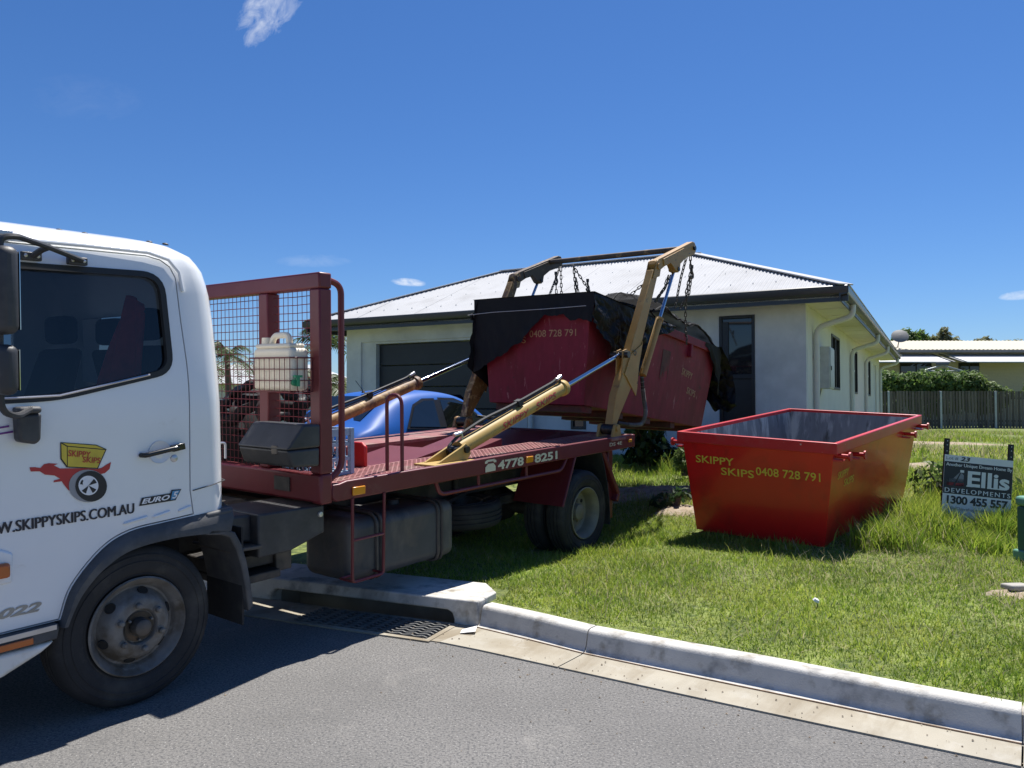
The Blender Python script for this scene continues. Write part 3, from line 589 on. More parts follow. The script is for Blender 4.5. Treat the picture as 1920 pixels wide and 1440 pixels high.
tree('garden_tree', 'sparse olive tree with a wispy top behind the cream roof', (33.6, 60, .2), 6.8, [(-.7, 0, 5.7, .9, .9, .9), (.2, 0, 6.2, .5, .5, 1.1), (.8, 0, 5.6, .8, .8, .9)], 3000, .28, 'leaf_olive', 22)
tree('garden_tree', 'low olive tree showing just above the ridge of the cream roof', (38.0, 60, .2), 6.2, [(-1.2, 0, 5.6, 1.0, .9, .85), (0, 0, 5.3, .9, .9, .7), (1.2, 0, 5.5, .9, .9, .75), (2.4, 0, 5.1, .7, .7, .5)], 3400, .28, 'leaf_olive', 23)
def palm(name, label, loc, h, nf, fl, seed):
    t = thing(name, label, 'palm tree', loc, 0, 'palms beyond the driveway'); rs = random.Random(seed)
    MB().tube([(0, 0, 0), (.05, .03, h*.5), (0, 0, h)], [.14, .10, .08], 10).build('trunk', 'bark', t)
    for k in range(nf):
        az = 2*math.pi*k/nf+rs.uniform(-.3, .3); el = rs.uniform(-.15, 1.25); b = MB(); pts = []; d = Vector((math.cos(az), math.sin(az), 0)); n = 9
        for i in range(n+1):
            s = i/n; pts.append(V(0, 0, h)+d*(fl*s*math.cos(el)*(1-.12*s))+V(0, 0, fl*(math.sin(el)*s-.75*s*s)))
        b.tube(pts, [.018*(1-.8*i/n) for i in range(n+1)], 5); side = d.cross(V(0, 0, 1))
        for i in range(2, n*3):
            s = i/(n*3); j = min(n-1, int(s*n)); f = s*n-j; p = pts[j].lerp(pts[j+1], f); ll = fl*.30*math.sin(math.pi*min(1, s*.9+.1))**.7
            for sg in (-1, 1):
                e = p+side*sg*ll*.75+d*ll*.45+V(0, 0, -ll*rs.uniform(.25, .6)); q = (pts[j+1]-pts[j]).normalized()*.022
                b.add([p-q, p+q, e], [(0, 1, 2)])
        b.build('frond', 'palm_leaf', t, smooth=0, fixn=False)
palm('palm_tree', 'slender palm seen through the headboard mesh above the cream drum', (-8.9, 24, .3), 2.7, 13, 1.5, 31)
palm('palm_tree', 'dark palm seen through the headboard mesh beside the white cab', (-10.9, 27, .3), 2.6, 13, 1.5, 32)
palm('palm_tree', 'bushy palm between the headboard post and the garage wall', (-5.75, 23.5, .3), 3.0, 16, 1.9, 33)
palm('palm_tree', 'low palm with drooping fronds close to the garage wall', (-4.95, 20, .3), 1.7, 14, 1.5, 34)
palm('palm_tree', 'squat palm half hidden by the black netting on the tray', (-9.6, 22.5, .3), 1.5, 12, 1.3, 35)
lh = thing('distant_house', 'low pale house with light roof seen through the headboard mesh', 'house', (-13.5, 36, .2))
MB().box(-3, 5.5, 0, 4, 0, 2.3).build('wall', 'wall_side', lh, smooth=0)
MB().add([(-3.6, -.6, 2.2), (6.1, -.6, 2.2), (6.1, 4.6, 2.2), (-3.6, 4.6, 2.2), (-1, 2, 3.2), (3.6, 2, 3.2)], [(0, 1, 5, 4), (1, 2, 5), (2, 3, 4, 5), (3, 0, 4)]).build('roof', 'roof_white', lh, smooth=0)
for a in (-1.6, .8, 3.2): w_ = MB().box(a, a+1.2, -.04, .02, .9, 1.9).build('window', 'frame_dark', lh); MB().box(a+.08, a+1.12, -.05, -.041, .98, 1.82).build('pane', 'pane', w_, smooth=0)
f2 = thing('picket_fence', 'pale grey picket fence beyond the driveway behind the tray', 'fence', (-8.4, 20.5, .3)); me_q = MB().box(-.055, .055, -.01, .01, 0, 1.35).mesh('picket', 0); me_q.materials.append(MATS['galv'])
for i in range(52):
    o = bpy.data.objects.new('picket', me_q); COL.objects.link(o); o.parent = f2; o.location = (-2.4+i*.13, 0, rng.uniform(-.01, .01))
for z in (.3, 1.0): MB().box(-2.5, 4.5, .012, .05, z, z+.08).build('rail', 'galv', f2, smooth=0)
# ================================================================ the skip truck  (local x: towards the rear, y: away from the near side, z: up)
TM = Matrix(((.6013714, -.7989666, -.0021886, -1.87327), (.7980468, .6008063, -.0464010, 3.89836), (.0383878, .0261577, .9989205, 0), (0, 0, 0, 1)))
tr = thing('skip_truck', 'white cab skip loader truck with maroon tray and yellow lifting arms', 'truck', mw=TM)
YW = 2.06
XR = [(.4, .50), (.9, .525), (1.5, .525), (1.92, .513), (2.09, .50), (2.22, .473), (2.30, .427), (2.35, .34), (2.38, .20), (2.40, -.05)]
XF = [(.4, -1.28), (.9, -1.32), (1.3, -1.30), (1.5, -1.24), (2.15, -1.0), (2.30, -.92), (2.36, -.8), (2.385, -.62), (2.40, -.4)]
YI = [(.4, .0), (1.0, -.010), (1.5, 0), (1.66, .012), (2.15, .065), (2.25, .088), (2.31, .125), (2.36, .19), (2.385, .30), (2.40, .55)]
def inset(z): return interp(z, YI)
def slice_(z, sh):
    x0 = interp(z, XF)+sh; x1 = interp(z, XR)-sh; y0 = inset(z)+sh; y1 = YW-inset(z)-sh; rr = max(.03, .13-sh); rf = max(.03, .20-sh)
    out = []
    for cx, cy, r, a0 in ((x1-rr, y0+rr, rr, -90), (x1-rr, y1-rr, rr, 0), (x0+rf, y1-rf, rf, 90), (x0+rf, y0+rf, rf, 180)):
        for i in range(7): a = R(a0+90*i/6); out.append((cx+r*math.cos(a), cy+r*math.sin(a), z))
    return out
def cabsolid(sh, z0, z1):
    zs = sorted(set([z0]+[z for z in (.6, .75, .9, 1.05, 1.2, 1.35, 1.5, 1.58, 1.66, 1.8, 1.95, 2.09, 2.15, 2.22, 2.26, 2.30, 2.33, 2.35, 2.365, 2.38, 2.39, 2.40) if z0 < z < z1]+[z1]))
    b = MB(); vs = []; n = 28
    for z in zs: vs += slice_(z, sh)
    fs = [(k*n+i, k*n+(i+1) % n, (k+1)*n+(i+1) % n, (k+1)*n+i) for k in range(len(zs)-1) for i in range(n)]+[tuple(range(n))[::-1], tuple((len(zs)-1)*n+i for i in range(n))]
    return b.add(vs, fs).mesh('cab', 0)
outer = cabsolid(0, .53, 2.40); inner = cabsolid(.045, .60, 2.34)
shell = boolean(outer, inner, 'DIFFERENCE')
WINP = roundpoly([(-.93, 1.545, .04), (-.35, 1.56, .10), (.197, 1.680, .085), (.178, 2.176, .105), (-.76, 2.150, .05)], 6)
def P_(poly, a, b, ax='y'): return MB().prism(poly, a, b, ax).mesh('c', 0)
AO = catmull([(-.372, .50), (-.357, .544), (-.307, .676), (-.174, .821), (-.039, .885), (.143, .902), (.339, .913), (.528, .925)], 5)
ARCH = [(-.372, .30)]+AO+[(.7, .93), (.7, .30)]
shell = boolean(shell, P_(ARCH, -.3, 2.4), 'DIFFERENCE')
shell = boolean(shell, P_(WINP, -.3, .35), 'DIFFERENCE'); shell = boolean(shell, P_(WINP, 1.7, 2.4), 'DIFFERENCE')
shell = boolean(shell, P_([(.22, 1.52), (1.84, 1.52), (1.76, 2.18), (.30, 2.18)], -1.6, -.7, 'x'), 'DIFFERENCE')
shell = boolean(shell, P_([(.85, 1.62), (1.60, 1.62), (1.60, 2.02), (.85, 2.02)], .35, .8, 'x'), 'DIFFERENCE')
DOORP = [(-1.02, .535), (-.368, .535)]+[(x-.006, z+.008) for x, z in AO if z > .55 and x < .13]+[(.16, .911), (.30, .921), (.283, 1.05), (.292, 1.60), (.288, 1.72), (.270, 1.95), (.258, 2.17), (.235, 2.225), (.19, 2.258), (.12, 2.272), (-.74, 2.255), (-.80, 2.20), (-1.02, 1.60)]
def grow(poly, d):
    n = len(poly); out = []; ar = sum(poly[i][0]*poly[(i+1) % n][1]-poly[(i+1) % n][0]*poly[i][1] for i in range(n)); sg = 1 if ar > 0 else -1
    for i in range(n):
        a = Vector(poly[i-1]); b = Vector(poly[i]); c = Vector(poly[(i+1) % n]); e1 = (b-a).normalized(); e2 = (c-b).normalized()
        n1 = Vector((e1.y, -e1.x))*sg; n2 = Vector((e2.y, -e2.x))*sg; m_ = (n1+n2); m_.normalize(); k = d/max(.35, m_.dot(n1)); out.append((b.x+m_.x*k, b.y+m_.y*k))
    return out
sh_copy = shell.copy()
door_me = boolean(sh_copy, P_(grow(DOORP, -.0035), -.3, .12), 'INTERSECT')
shell = boolean(shell, P_(grow(DOORP, .0035), -.3, .12), 'DIFFERENCE')
for me in (shell, door_me): me.polygons.foreach_set('use_smooth', [True]*len(me.polygons)); me.set_sharp_from_angle(angle=R(28))
cab = link('cab_shell', shell, 'white_paint', tr); door = link('door', door_me, 'white_paint', tr)
MB().tube([(.297, -.013, 1.046), (.41, -.012, 1.062), (.505, .02, 1.074), (.528, .10, 1.076)], .0028, 5).build('panel_seam', 'black_plastic', tr)
# glass and rubber
def wpt(q, dy=0.): return (q[0], inset(q[1])+dy, q[1])
gl = MB().add([wpt(q, .02) for q in WINP], [tuple(range(len(WINP)))]); gl.build('door_window', 'cab_glass', door, smooth=0)
MB().add([(q[0], YW-inset(q[1])-.02, q[1]) for q in WINP], [tuple(range(len(WINP)))]).build('far_window', 'cab_glass', tr, smooth=0)
MB().add([(.47, .84, 1.6), (.47, 1.62, 1.6), (.47, 1.62, 2.04), (.47, .84, 2.04)], [(0, 1, 2, 3)]).build('rear_window', 'cab_glass', tr, smooth=0)
MB().add([(-1.215, .22, 1.52), (-1.215, 1.84, 1.52), (-.975, 1.76, 2.18), (-.975, .30, 2.18)], [(0, 1, 2, 3)]).build('windscreen', 'cab_glass', tr, smooth=0)
o_ = grow(WINP, .016); i_ = grow(WINP, -.014); n = len(WINP); b = MB()
b.add([wpt(q, -.006) for q in o_]+[wpt(q, -.006) for q in i_]+[wpt(q, .022) for q in i_]+[wpt(q, .01) for q in o_], [(k, (k+1) % n, n+(k+1) % n, n+k) for k in range(n)]+[(n+k, n+(k+1) % n, 2*n+(k+1) % n, 2*n+k) for k in range(n)]+[(k, 3*n+k, 3*n+(k+1) % n, (k+1) % n) for k in range(n)])
b.build('window_seal', 'rubber_plain', door, smooth=0)
MB().tube([wpt((-.86, 1.553), -.008), wpt((-.35, 1.568), -.008), wpt((.08, 1.660), -.008)], .006, 6).build('weather_strip', 'silver', door)
# rain rail above the door, roof studs
b = MB().tube([(-.95, .085, 2.262), (-.2, .085, 2.285), (.12, .082, 2.288), (.225, .075, 2.262), (.275, .06, 2.20), (.290, .050, 2.10)], .010, 8); b.build('rain_rail', 'white_paint', tr)
for x in (-.24, -.12, .21, .30): MB().lathe([(0, .012), (.014, .008), (.018, 0)], (x, .24, 2.365), (0, -.3, 1), 10).build('roof_plug', 'black_plastic', tr)
MB().beam((-.62, .10, 2.30), (-.50, .10, 2.30), .05, .03).build('clearance_lamp', 'silver', tr, bevel=.008)
# door furniture
h = MB(); h.lathe([(0, -.004), (.05, -.002), (.058, .004)], (.12, -.008, 1.265), (0, -1, 0), 20); h.build('handle_recess', 'white_paint', door)
b = MB(); b.tube(rpath([(.022, -.006, 1.258), (.030, -.040, 1.258), (.20, -.042, 1.283), (.236, -.006, 1.290)], .02), .0135, 8); b.beam((.17, -.034, 1.279), (.238, -.034, 1.289), .028, .034); b.build('door_handle', 'black_gloss', door, bevel=.004)
b = MB(); b.lathe([(0, .010), (.008, .009), (.018, .006), (.021, 0)], (.198, -.004, 1.225), (0, -1, 0), 16); b.build('door_lock', 'silver', door)
# decals
def LX(px, py): return (2.4443e-3*px-.62404, -2.87e-4*px-2.50561e-3*py+3.468519)
def dec(name, polys, m, lift=.003):
    b = MB()
    for pl in polys:
        q = [LX(x/4, 720+y/4) for x, y in pl]; b.add([(x, inset(z)-lift, z) for x, z in q], [tuple(range(len(q)))])
    return b.build(name, m, door, smooth=0, fixn=False)
def circ(cx, cy, rx, ry, n=28, a0=0): return [(cx+rx*math.cos(2*math.pi*i/n+a0), cy+ry*math.sin(2*math.pi*i/n+a0)) for i in range(n)]
dec('logo_animal', [[(232, 634), (268, 632), (305, 638), (330, 610), (365, 602), (428, 606), (398, 618), (440, 640), (520, 638), (610, 636), (700, 642), (745, 632), (785, 605), (820, 586), (806, 640), (770, 672), (700, 690), (560, 690), (530, 815), (495, 800), (462, 755), (450, 735), (392, 742), (396, 728), (440, 716), (400, 692), (335, 686), (300, 662), (240, 664)]], 'decal_red', .0025)
dec('logo_skip_outline', [[(446, 446), (710, 456), (786, 488), (716, 640), (486, 632), (444, 572)]], 'decal_black', .0035)
dec('logo_skip', [[(496, 478), (774, 494), (710, 632), (494, 624)], [(452, 456), (490, 478), (488, 618), (452, 566)]], 'decal_yellow', .005)
dec('logo_skip_inside', [[(462, 452), (704, 462), (768, 487), (496, 471)]], 'decal_yellow', .0052)
dec('logo_tyre', [circ(640, 770, 142, 124)], 'decal_grey', .0045); dec('logo_tread', [circ(662, 772, 118, 116)], 'decal_black', .006)
dec('logo_rim', [circ(640, 766, 74, 74)], 'decal_white', .0072); dec('logo_rim_dark', [[(640, 766)]+[(640+64*math.cos(a0+k*.12), 766+64*math.sin(a0+k*.12)) for k in range(6)] for a0 in (-.9, .5, 1.9, 3.3)], 'decal_black', .0082); dec('logo_hub', [circ(618, 748, 22, 24)], 'decal_white', .0092)
def dtext(name, s, px0, py0, px1, py1, hpx, m, lift=.006, **k):
    x0, z0 = LX(px0, py0); x1, z1 = LX(px1, py1); wd = math.hypot(x1-x0, z1-z0); u = Vector((x1-x0, 0, z1-z0)); zc = (z0+z1)/2
    return lettering(name, s, m, (x0, inset(zc)-lift, z0), u, (0, 0, 1), wd, hpx*2.5e-3, door, **k)
dtext('logo_text', 'SKIPPY', 124, 857, 166, 859.5, 12, 'decal_red', .0075, bold=.015, shear=.15); dtext('logo_text', 'SKIPS', 150, 868, 184, 869.5, 11, 'decal_red', .0075, bold=.015, shear=.15)
lettering('web_address', 'WWW.SKIPPYSKIPS.COM.AU', 'decal_navy', (-.735, inset(1)-.003, .972), (1, 0, .003), (0, 0, 1), .715, .050, door, bold=0, spacing=1.0, fat=.0022)
b = MB(); b.add([(x, inset(1)-.003, z) for x, z in ((.008, 1.005), (.200, 1.008), (.232, 1.062), (.178, 1.064), (.172, 1.048), (.022, 1.044))], [tuple(range(6))]); b.build('badge', 'decal_black', door, smooth=0, fixn=False)
b = MB(); b.add([(x, inset(1)-.0045, z) for x, z in ((.172, 1.014), (.196, 1.014), (.224, 1.057), (.183, 1.058))], [(0, 1, 2, 3)]); b.build('badge_blue', 'decal_blue', door, smooth=0, fixn=False)
lettering('badge_text', 'EURO', 'decal_white', (.020, inset(1)-.005, 1.013), (1, 0, .02), (0, 0, 1), .148, .026, door, bold=.035, shear=.3)
lettering('badge_text', '5', 'decal_white', (.180, inset(1)-.0055, 1.019), (1, 0, 0), (0, 0, 1), .034, .034, door, bold=.02, shear=.3)
lettering('model_number', '1022', 'decal_tan', (-.665, inset(.62)-.003, .598), (1, 0, -.02), (0, 0, 1), .225, .044, door, bold=.04, shear=.35)
for z, x1 in ((1.435, -.56), (1.41, -.545)): MB().beam((-1.0, -.004, z-.05), (x1, -.005, z+.005), .002, .008).build('pin_stripe', 'decal_purple', door)
for k, (x0, x1, z) in enumerate(((-.07, .05, .935), (.08, .17, .945), (.215, .285, .955))): MB().prism([(x0, z-.012), (x1, z+.004), (x1, z+.018), (x0, z+.0)], -.02, .004).build('step_rib', 'white_paint', door, bevel=.006)
# bumper corner and step below the door
b = MB(); b.prism([(-1.30, .45), (-.385, .452), (-.375, .50), (-.38, .525), (-1.30, .525)], -.03, .30); b.build('step_strip', 'flare_plastic', tr, bevel=.008)
b = MB(); b.prism([(-1.30, .26), (-.80, .29), (-.60, .345), (-.45, .405), (-.385, .445), (-1.30, .445)], -.025, .28); b.build('lower_bumper', 'white_dirty', tr, bevel=.02, seg=3)
b = MB(); b.box(-1.30, -.39, -.035, -.0302, .50, .522); b.build('chrome_strip', 'silver', tr)
MB().box(-.80, -.49, -.044, -.031, .462, .492).build('side_reflector', 'amber_dark', tr, bevel=.004)
MB().box(-.68, -.575, -.045, -.005, .78, .845).build('side_indicator', 'amber_dark', tr, bevel=.012)
b = MB(); b.prism([(-1.0, .74), (-.56, .75), (-.555, .88), (-.60, .905), (-1.0, .90)], -.018, .02); b.build('indicator_surround', 'white_paint', tr, bevel=.01)
b = MB(); b.box(-1.52, -1.30, -.03, YW+.03, .30, .62); b.build('front_bumper', 'white_dirty', tr, bevel=.05, seg=4)
b = MB(); b.box(-1.345, -1.30, .25, 1.81, .78, 1.22); b.build('grille', 'black_plastic', tr, bevel=.02)
for y in (.18, YW-.18): MB().lathe([(0, .03), (.06, .025), (.1, 0)], (-1.52, y, .48), (-1, 0, 0), 18).build('headlight', 'silver', tr)
# interior
b = MB(); b.box(-1.0, .45, .12, YW-.12, .92, .99); b.build('cab_floor', 'cab_inside', tr, smooth=0)
b = MB(); b.box(-1.15, -.86, .12, YW-.12, 1.0, 1.50); b.build('dashboard', 'cab_inside', tr, bevel=.06, seg=3)
for y0 in (.25, 1.30):
    b = MB(); b.box(-.35, .12, y0, y0+.5, 1.05, 1.25); q = b.build('seat', 'seat_grey', tr, bevel=.05, seg=3)
    MB().add([(.06, y0, 1.2), (.06, y0+.5, 1.2), (.26, y0+.48, 1.82), (.26, y0+.02, 1.82), (.20, y0, 1.2), (.20, y0+.5, 1.2), (.36, y0+.48, 1.82), (.36, y0+.02, 1.82)], [(0, 1, 2, 3), (4, 7, 6, 5), (0, 3, 7, 4), (1, 5, 6, 2), (3, 2, 6, 7), (0, 4, 5, 1)]).build('backrest', 'seat_grey', q, bevel=.04, seg=3)
    MB().box(.25, .37, y0+.12, y0+.38, 1.85, 2.03).build('headrest', 'seat_grey', q, bevel=.04, seg=3)
sw = MB().tube([(-.72+.10*math.sin(t)*.6, 1.55+.20*math.cos(t), 1.52+.20*math.sin(t)*.8) for t in np.linspace(0, 2*math.pi, 25)[:-1]], .016, 8, closed=True); sw.tube([(-.72, 1.55, 1.52), (-.95, 1.55, 1.35)], .03, 8); sw.build('steering_wheel', 'black_plastic', tr)
# mirrors
def mirror(x0, x1, z0, z1, y0, y1):
    q = MB().box(x0, x1, y0, y1, z0, z1).build('mirror', 'black_plastic', tr, bevel=.035, seg=4); MB().box(x1+.001, x1+.004, y0+.02, y1-.02, z0+.02, z1-.02).build('mirror_glass', 'chrome', q, smooth=0)
mirror(-.72, -.635, 1.83, 2.185, -.36, -.16); mirror(-.72, -.64, 1.585, 1.79, -.36, -.16)
MB().tube(rpath([(-.68, -.28, 2.10), (-.68, -.28, 2.225), (-.62, -.28, 2.235), (-.43, -.10, 2.232), (-.23, .03, 2.205)], .04), .013, 8).build('mirror_arm', 'black_plastic', tr); MB().tube(rpath([(-.68, -.26, 1.7), (-.68, -.26, 1.52), (-.60, -.20, 1.49), (-.49, -.06, 1.515)], .05), .014, 8).build('mirror_arm', 'black_plastic', tr); MB().tube([(-.68, -.26, 1.75), (-.68, -.26, 1.90)], .014, 8).build('mirror_link', 'black_plastic', tr)
for x0 in (-.488, -.288): 
    q = MB().box(x0, x0+.088, .030, .062, 2.182, 2.220).build('mirror_bracket', 'black_plastic', tr, bevel=.006)
    for k in (.018, .07): MB().lathe([(0, .006), (.008, .004), (.009, 0)], (x0+k, .030, 2.202), (0, -1, 0), 8).build('bolt', 'silver', q)
MB().tube([(-.44, .04, 2.20), (-.425, -.02, 2.225), (-.415, -.08, 2.235)], .014, 8).build('mirror_stay', 'black_plastic', tr)
MB().prism([(-.545, 1.372), (-.475, 1.355), (-.455, 1.375), (-.450, 1.495), (-.55, 1.490)], -.07, -.004).build('mirror_mount', 'black_plastic', tr, bevel=.014, seg=3)
b = MB(); b.box(-.55, -.455, -.085, -.004, 1.495, 1.525); b.build('mount_cap', 'flare_plastic', tr, bevel=.012)
# wheel arch flare and mudguard
AI = catmull([(-.345, .50), (-.317, .566), (-.270, .645), (-.177, .735), (-.041, .800), (.181, .818), (.385, .806), (.50, .80)], 5)
b = MB(); n = len(AO); vs = []
for (p, q) in zip(AO, AI): vs += [(p[0], -.014, p[1]), (p[0]*.6+q[0]*.4, -.045, p[1]*.6+q[1]*.4), (q[0], -.045, q[1]), (q[0], .30, q[1]+.01), (p[0], .05, p[1])]
b.add(vs, [(i*5+j, i*5+5+j, i*5+5+(j+1) % 5, i*5+(j+1) % 5) for i in range(n-1) for j in range(5)]+[(0, 1, 2, 3, 4), tuple((n-1)*5+j for j in range(5))]); b.build('wheel_arch_flare', 'flare_plastic', tr, smooth=50)
MG = [(.36, .815), (.45, .80), (.505, .775), (.545, .70), (.575, .60), (.600, .47), (.615, .34)]
b = MB(); vs = []
for x, z in MG: vs += [(x-.012, -.045, z-.012), (x+.022, -.045, z+.012), (x+.022, .34, z+.012), (x-.012, .34, z-.012)]
n = len(MG); b.add(vs, [(i*4+j, i*4+4+j, i*4+4+(j+1) % 4, i*4+(j+1) % 4) for i in range(n-1) for j in range(4)]+[(0, 1, 2, 3), tuple((n-1)*4+j for j in range(4))]); b.build('mudguard', 'flare_plastic', tr, smooth=60, bevel=.008)
b = MB(); b.prism([(-.01, .80), (.34, .80), (.34, .25), (-.01, .25)], .585, .597, 'x'); b.build('mud_flap', 'rubber', tr)
b = MB(); b.prism([(.385, .80), (.50, .80), (.528, .925), (.36, .915)], -.03, .34); b.build('cab_corner_guard', 'flare_plastic', tr, bevel=.015)
b = MB(); b.box(-.9, .45, .36, 1.70, .42, .90); b.build('engine_bay', 'pit_dark', tr, bevel=.05)
# wheels
TY = [(.236, .035), (.252, .016), (.258, .012), (.262, .014), (.275, .006), (.30, .002), (.318, .001), (.320, -.003), (.326, -.003), (.328, .001), (.34, .002), (.352, .003), (.354, -.001), (.360, .001), (.362, .006), (.375, .010), (.392, .026), (.400, .045), (.402, .062), (.393, .064), (.393, .072), (.402, .074), (.403, .100), (.394, .102), (.394, .110), (.403, .112), (.402, .138), (.393, .140), (.393, .148), (.402, .150), (.400, .170), (.392, .190), (.375, .204), (.34, .214), (.30, .213), (.262, .204), (.236, .18)]
def wheel(x, y, z, sg, kind, flat=.39, name='wheel'):
    w_ = bpy.data.objects.new(name, None); COL.objects.link(w_); w_.parent = tr; w_.location = (x, y, z); ax = (0, sg, 0)
    t = MB().lathe(TY, (0, 0, 0), ax, 72, close=True); t.v = [(a, b_, max(c, -flat)) for a, b_, c in t.v]; t.build('tyre', 'rubber', w_, smooth=45)
    if kind == 'front':
        r_ = MB().lathe([(.236, .17), (.205, .16), (.200, .075), (.216, .050), (.222, .036), (.236, .032), (.243, .018), (.247, .004), (.240, -.003), (.232, .006), (.226, .020), (.214, .030), (.205, .045), (.196, .058), (.186, .060), (.172, .040), (.158, .014), (.146, -.002), (.132, -.010), (.090, -.010), (.084, -.004), (.080, .012), (.055, .014), (.0, .014)], (0, 0, 0), ax, 64).build('rim', 'wheel_steel', w_, smooth=40)
        for k in range(6):
            a = 2*math.pi*(k+.30)/6; q = V(math.cos(a), 0, math.sin(a)); nn = V(q.x*.80, -sg*.60, q.z*.80).normalized(); p = q*.171+V(0, .036*sg, 0)
            b = MB().lathe([(0, .0), (.020, .0), (.024, .003), (.027, -.004)], p+nn*.003, nn, 18); b.build('hand_hole_shade', 'pit_dark', w_)  # near-black disc on the rim: shade inside a hand hole put into colour
            a = 2*math.pi*(k+.62)/6; p = V(.111*math.cos(a), -.010*sg, .111*math.sin(a)); b = MB(); b.lathe([(0, -.030), (.010, -.030), (.012, -.026), (.015, -.024), (.0165, -.004), (.022, -.003), (.022, 0)], p, ax, 12); b.build('wheel_nut', 'wheel_steel', w_)
        b = MB().lathe([(0, -.050), (.030, -.048), (.040, -.040), (.043, -.02), (.045, .012)], (0, 0, 0), ax, 28); b.build('hub', 'dark_steel', w_)
        b = MB().lathe([(.050, .004), (.074, .004)], (0, 0, 0), ax, 28); b.build('hub_ring', 'grease', w_)
        for k in range(3): a = 2*math.pi*(k+.2)/3; MB().lathe([(0, -.012), (.006, -.01), (.008, .004)], (.064*math.cos(a), -.002*sg, .064*math.sin(a)), ax, 8).build('hub_bolt', 'wheel_steel', w_)
    else:
        MB().lathe([(.236, .03), (.243, .015), (.245, .003), (.236, .0), (.226, .018), (.212, .04), (.204, .08), (.200, .128), (.180, .142), (.15, .146), (.14, .142), (.085, .142), (.080, .10), (.075, .07), (.06, .06), (0, .058)], (0, 0, 0), ax, 56).build('rim', 'wheel_rear', w_, smooth=40)
        for k in range(6):
            a = 2*math.pi*k/6; b = MB().lathe([(0, -.02), (.013, -.018), (.015, 0)], (.113*math.cos(a), .142*sg, .113*math.sin(a)), ax, 10); b.build('wheel_nut', 'wheel_rear', w_)
            a = 2*math.pi*(k+.5)/6; b = MB().lathe([(0, -.003), (.017, -.002), (.02, .002)], (.165*math.cos(a), .142*sg, .165*math.sin(a)), ax, 12); b.build('hand_hole_shade', 'pit_dark', w_)  # rear rims too: dark discs paint the shade of the hand holes
    return w_
wheel(.01, 0, .398, 1, 'front'); wheel(.01, YW, .372, -1, 'front')
wheel(4.285, .0, .312, 1, 'rear', .385); wheel(4.285, .255, .310, 1, 'rear', .385); wheel(4.285, 2.08, .280, -1, 'rear', .385); wheel(4.285, 1.825, .28, -1, 'rear', .385)
b = MB(); b.cyl((4.285, .1, .30), (4.285, 1.98, .28), .07); b.lathe([(0, -.18), (.14, -.13), (.19, 0), (.14, .13), (0, .18)], (4.285, 1.04, .30), (0, 1, 0), 20); b.build('rear_axle', 'chassis', tr)
b = MB(); b.cyl((.01, .1, .40), (.01, 1.98, .38), .05); b.build('front_axle', 'chassis', tr)
# chassis
for y in (.64, 1.36):
    b = MB(); b.box(-1.2, 5.1, y, y+.07, .56, .80); b.build('chassis_rail', 'chassis', tr, bevel=.006)
    b = MB()
    for k in range(5): b.box(3.55+k*.05, 5.0-k*.05, y-.03, y+.06, .40+k*.016, .414+k*.016)
    b.build('leaf_spring', 'chassis', tr)
for x in (-.9, 1.3, 2.6, 3.4, 5.0): MB().box(x, x+.08, .71, 1.36, .60, .76).build('cross_member', 'chassis', tr)
b = MB(); b.cyl((.4, 1.03, .62), (4.2, 1.03, .34), .05); b.build('drive_shaft', 'chassis', tr)
b = MB(); b.box(.5, 1.2, .75, 1.35, .45, .80); b.build('gearbox', 'chassis', tr, bevel=.06)
# battery box with step, brackets, hoses behind cab
b = MB(); b.prism([(.735, .585), (.96, .585), (1.22, .655), (1.22, .832), (.735, .842)], .05, .50); b.build('battery_box', 'black_plastic', tr, bevel=.012)
b = MB(); b.prism([(.56, .70), (.74, .67), (.74, .835), (.56, .845)], .12, .48); b.build('air_tank_cover', 'black_plastic', tr, bevel=.015)
MB().prism([(.54, .655), (.75, .645), (.75, .665), (.54, .675)], .03, .42).build('step_plate', 'dark_steel', tr, bevel=.004)
MB().lathe([(0, .012), (.016, .010), (.019, 0)], (1.185, .05, .775), (0, -1, 0), 14).build('round_reflector', 'silver', tr)
b = MB(); b.box(.62, 1.10, .28, .62, .47, .55); b.box(.66, 1.0, .20, .60, .40, .45); b.box(1.0, 1.12, .25, .6, .42, .60); b.build('battery_bracket', 'dark_steel', tr, bevel=.008)
for k, pts in enumerate(([(.53, .30, 1.10), (.60, .30, 1.06), (.62, .30, .98), (.57, .30, .90)], [(.53, .24, 1.02), (.58, .24, .98), (.60, .24, .92), (.66, .22, .86), (.60, .22, .85)], [(.53, .2, .94), (.56, .2, .90), (.6, .2, .86)])):
    MB().tube(rpath(pts, .05), .014, 8).build('air_hose', 'black_plastic', tr)
MB().tube(rpath([(.53, .12, 1.27), (.575, .12, 1.27), (.575, .12, 1.18)], .02), .007, 6).build('grab_hook', 'silver', tr)
# fuel tank
tk = MB().box(1.47, 2.53, .10, .60, .25, .68).build('fuel_tank', 'tank_paint', tr, bevel=.075, seg=5)
for x in (1.70, 2.32):
    MB().tube(rpath([(x, .6, .69), (x, .095, .69), (x, .093, .24), (x, .6, .24)], .085, 5), .012, 6).build('tank_strap', 'dark_steel', tk); MB().tube(rpath([(x+.045, .6, .69), (x+.045, .095, .69), (x+.045, .093, .24), (x+.045, .6, .24)], .085, 5), .012, 6).build('tank_strap', 'dark_steel', tk)
MB().lathe([(0, .04), (.045, .035), (.05, 0)], (2.1, .35, .675), (0, 0, 1), 16).build('filler_cap', 'black_plastic', tk)
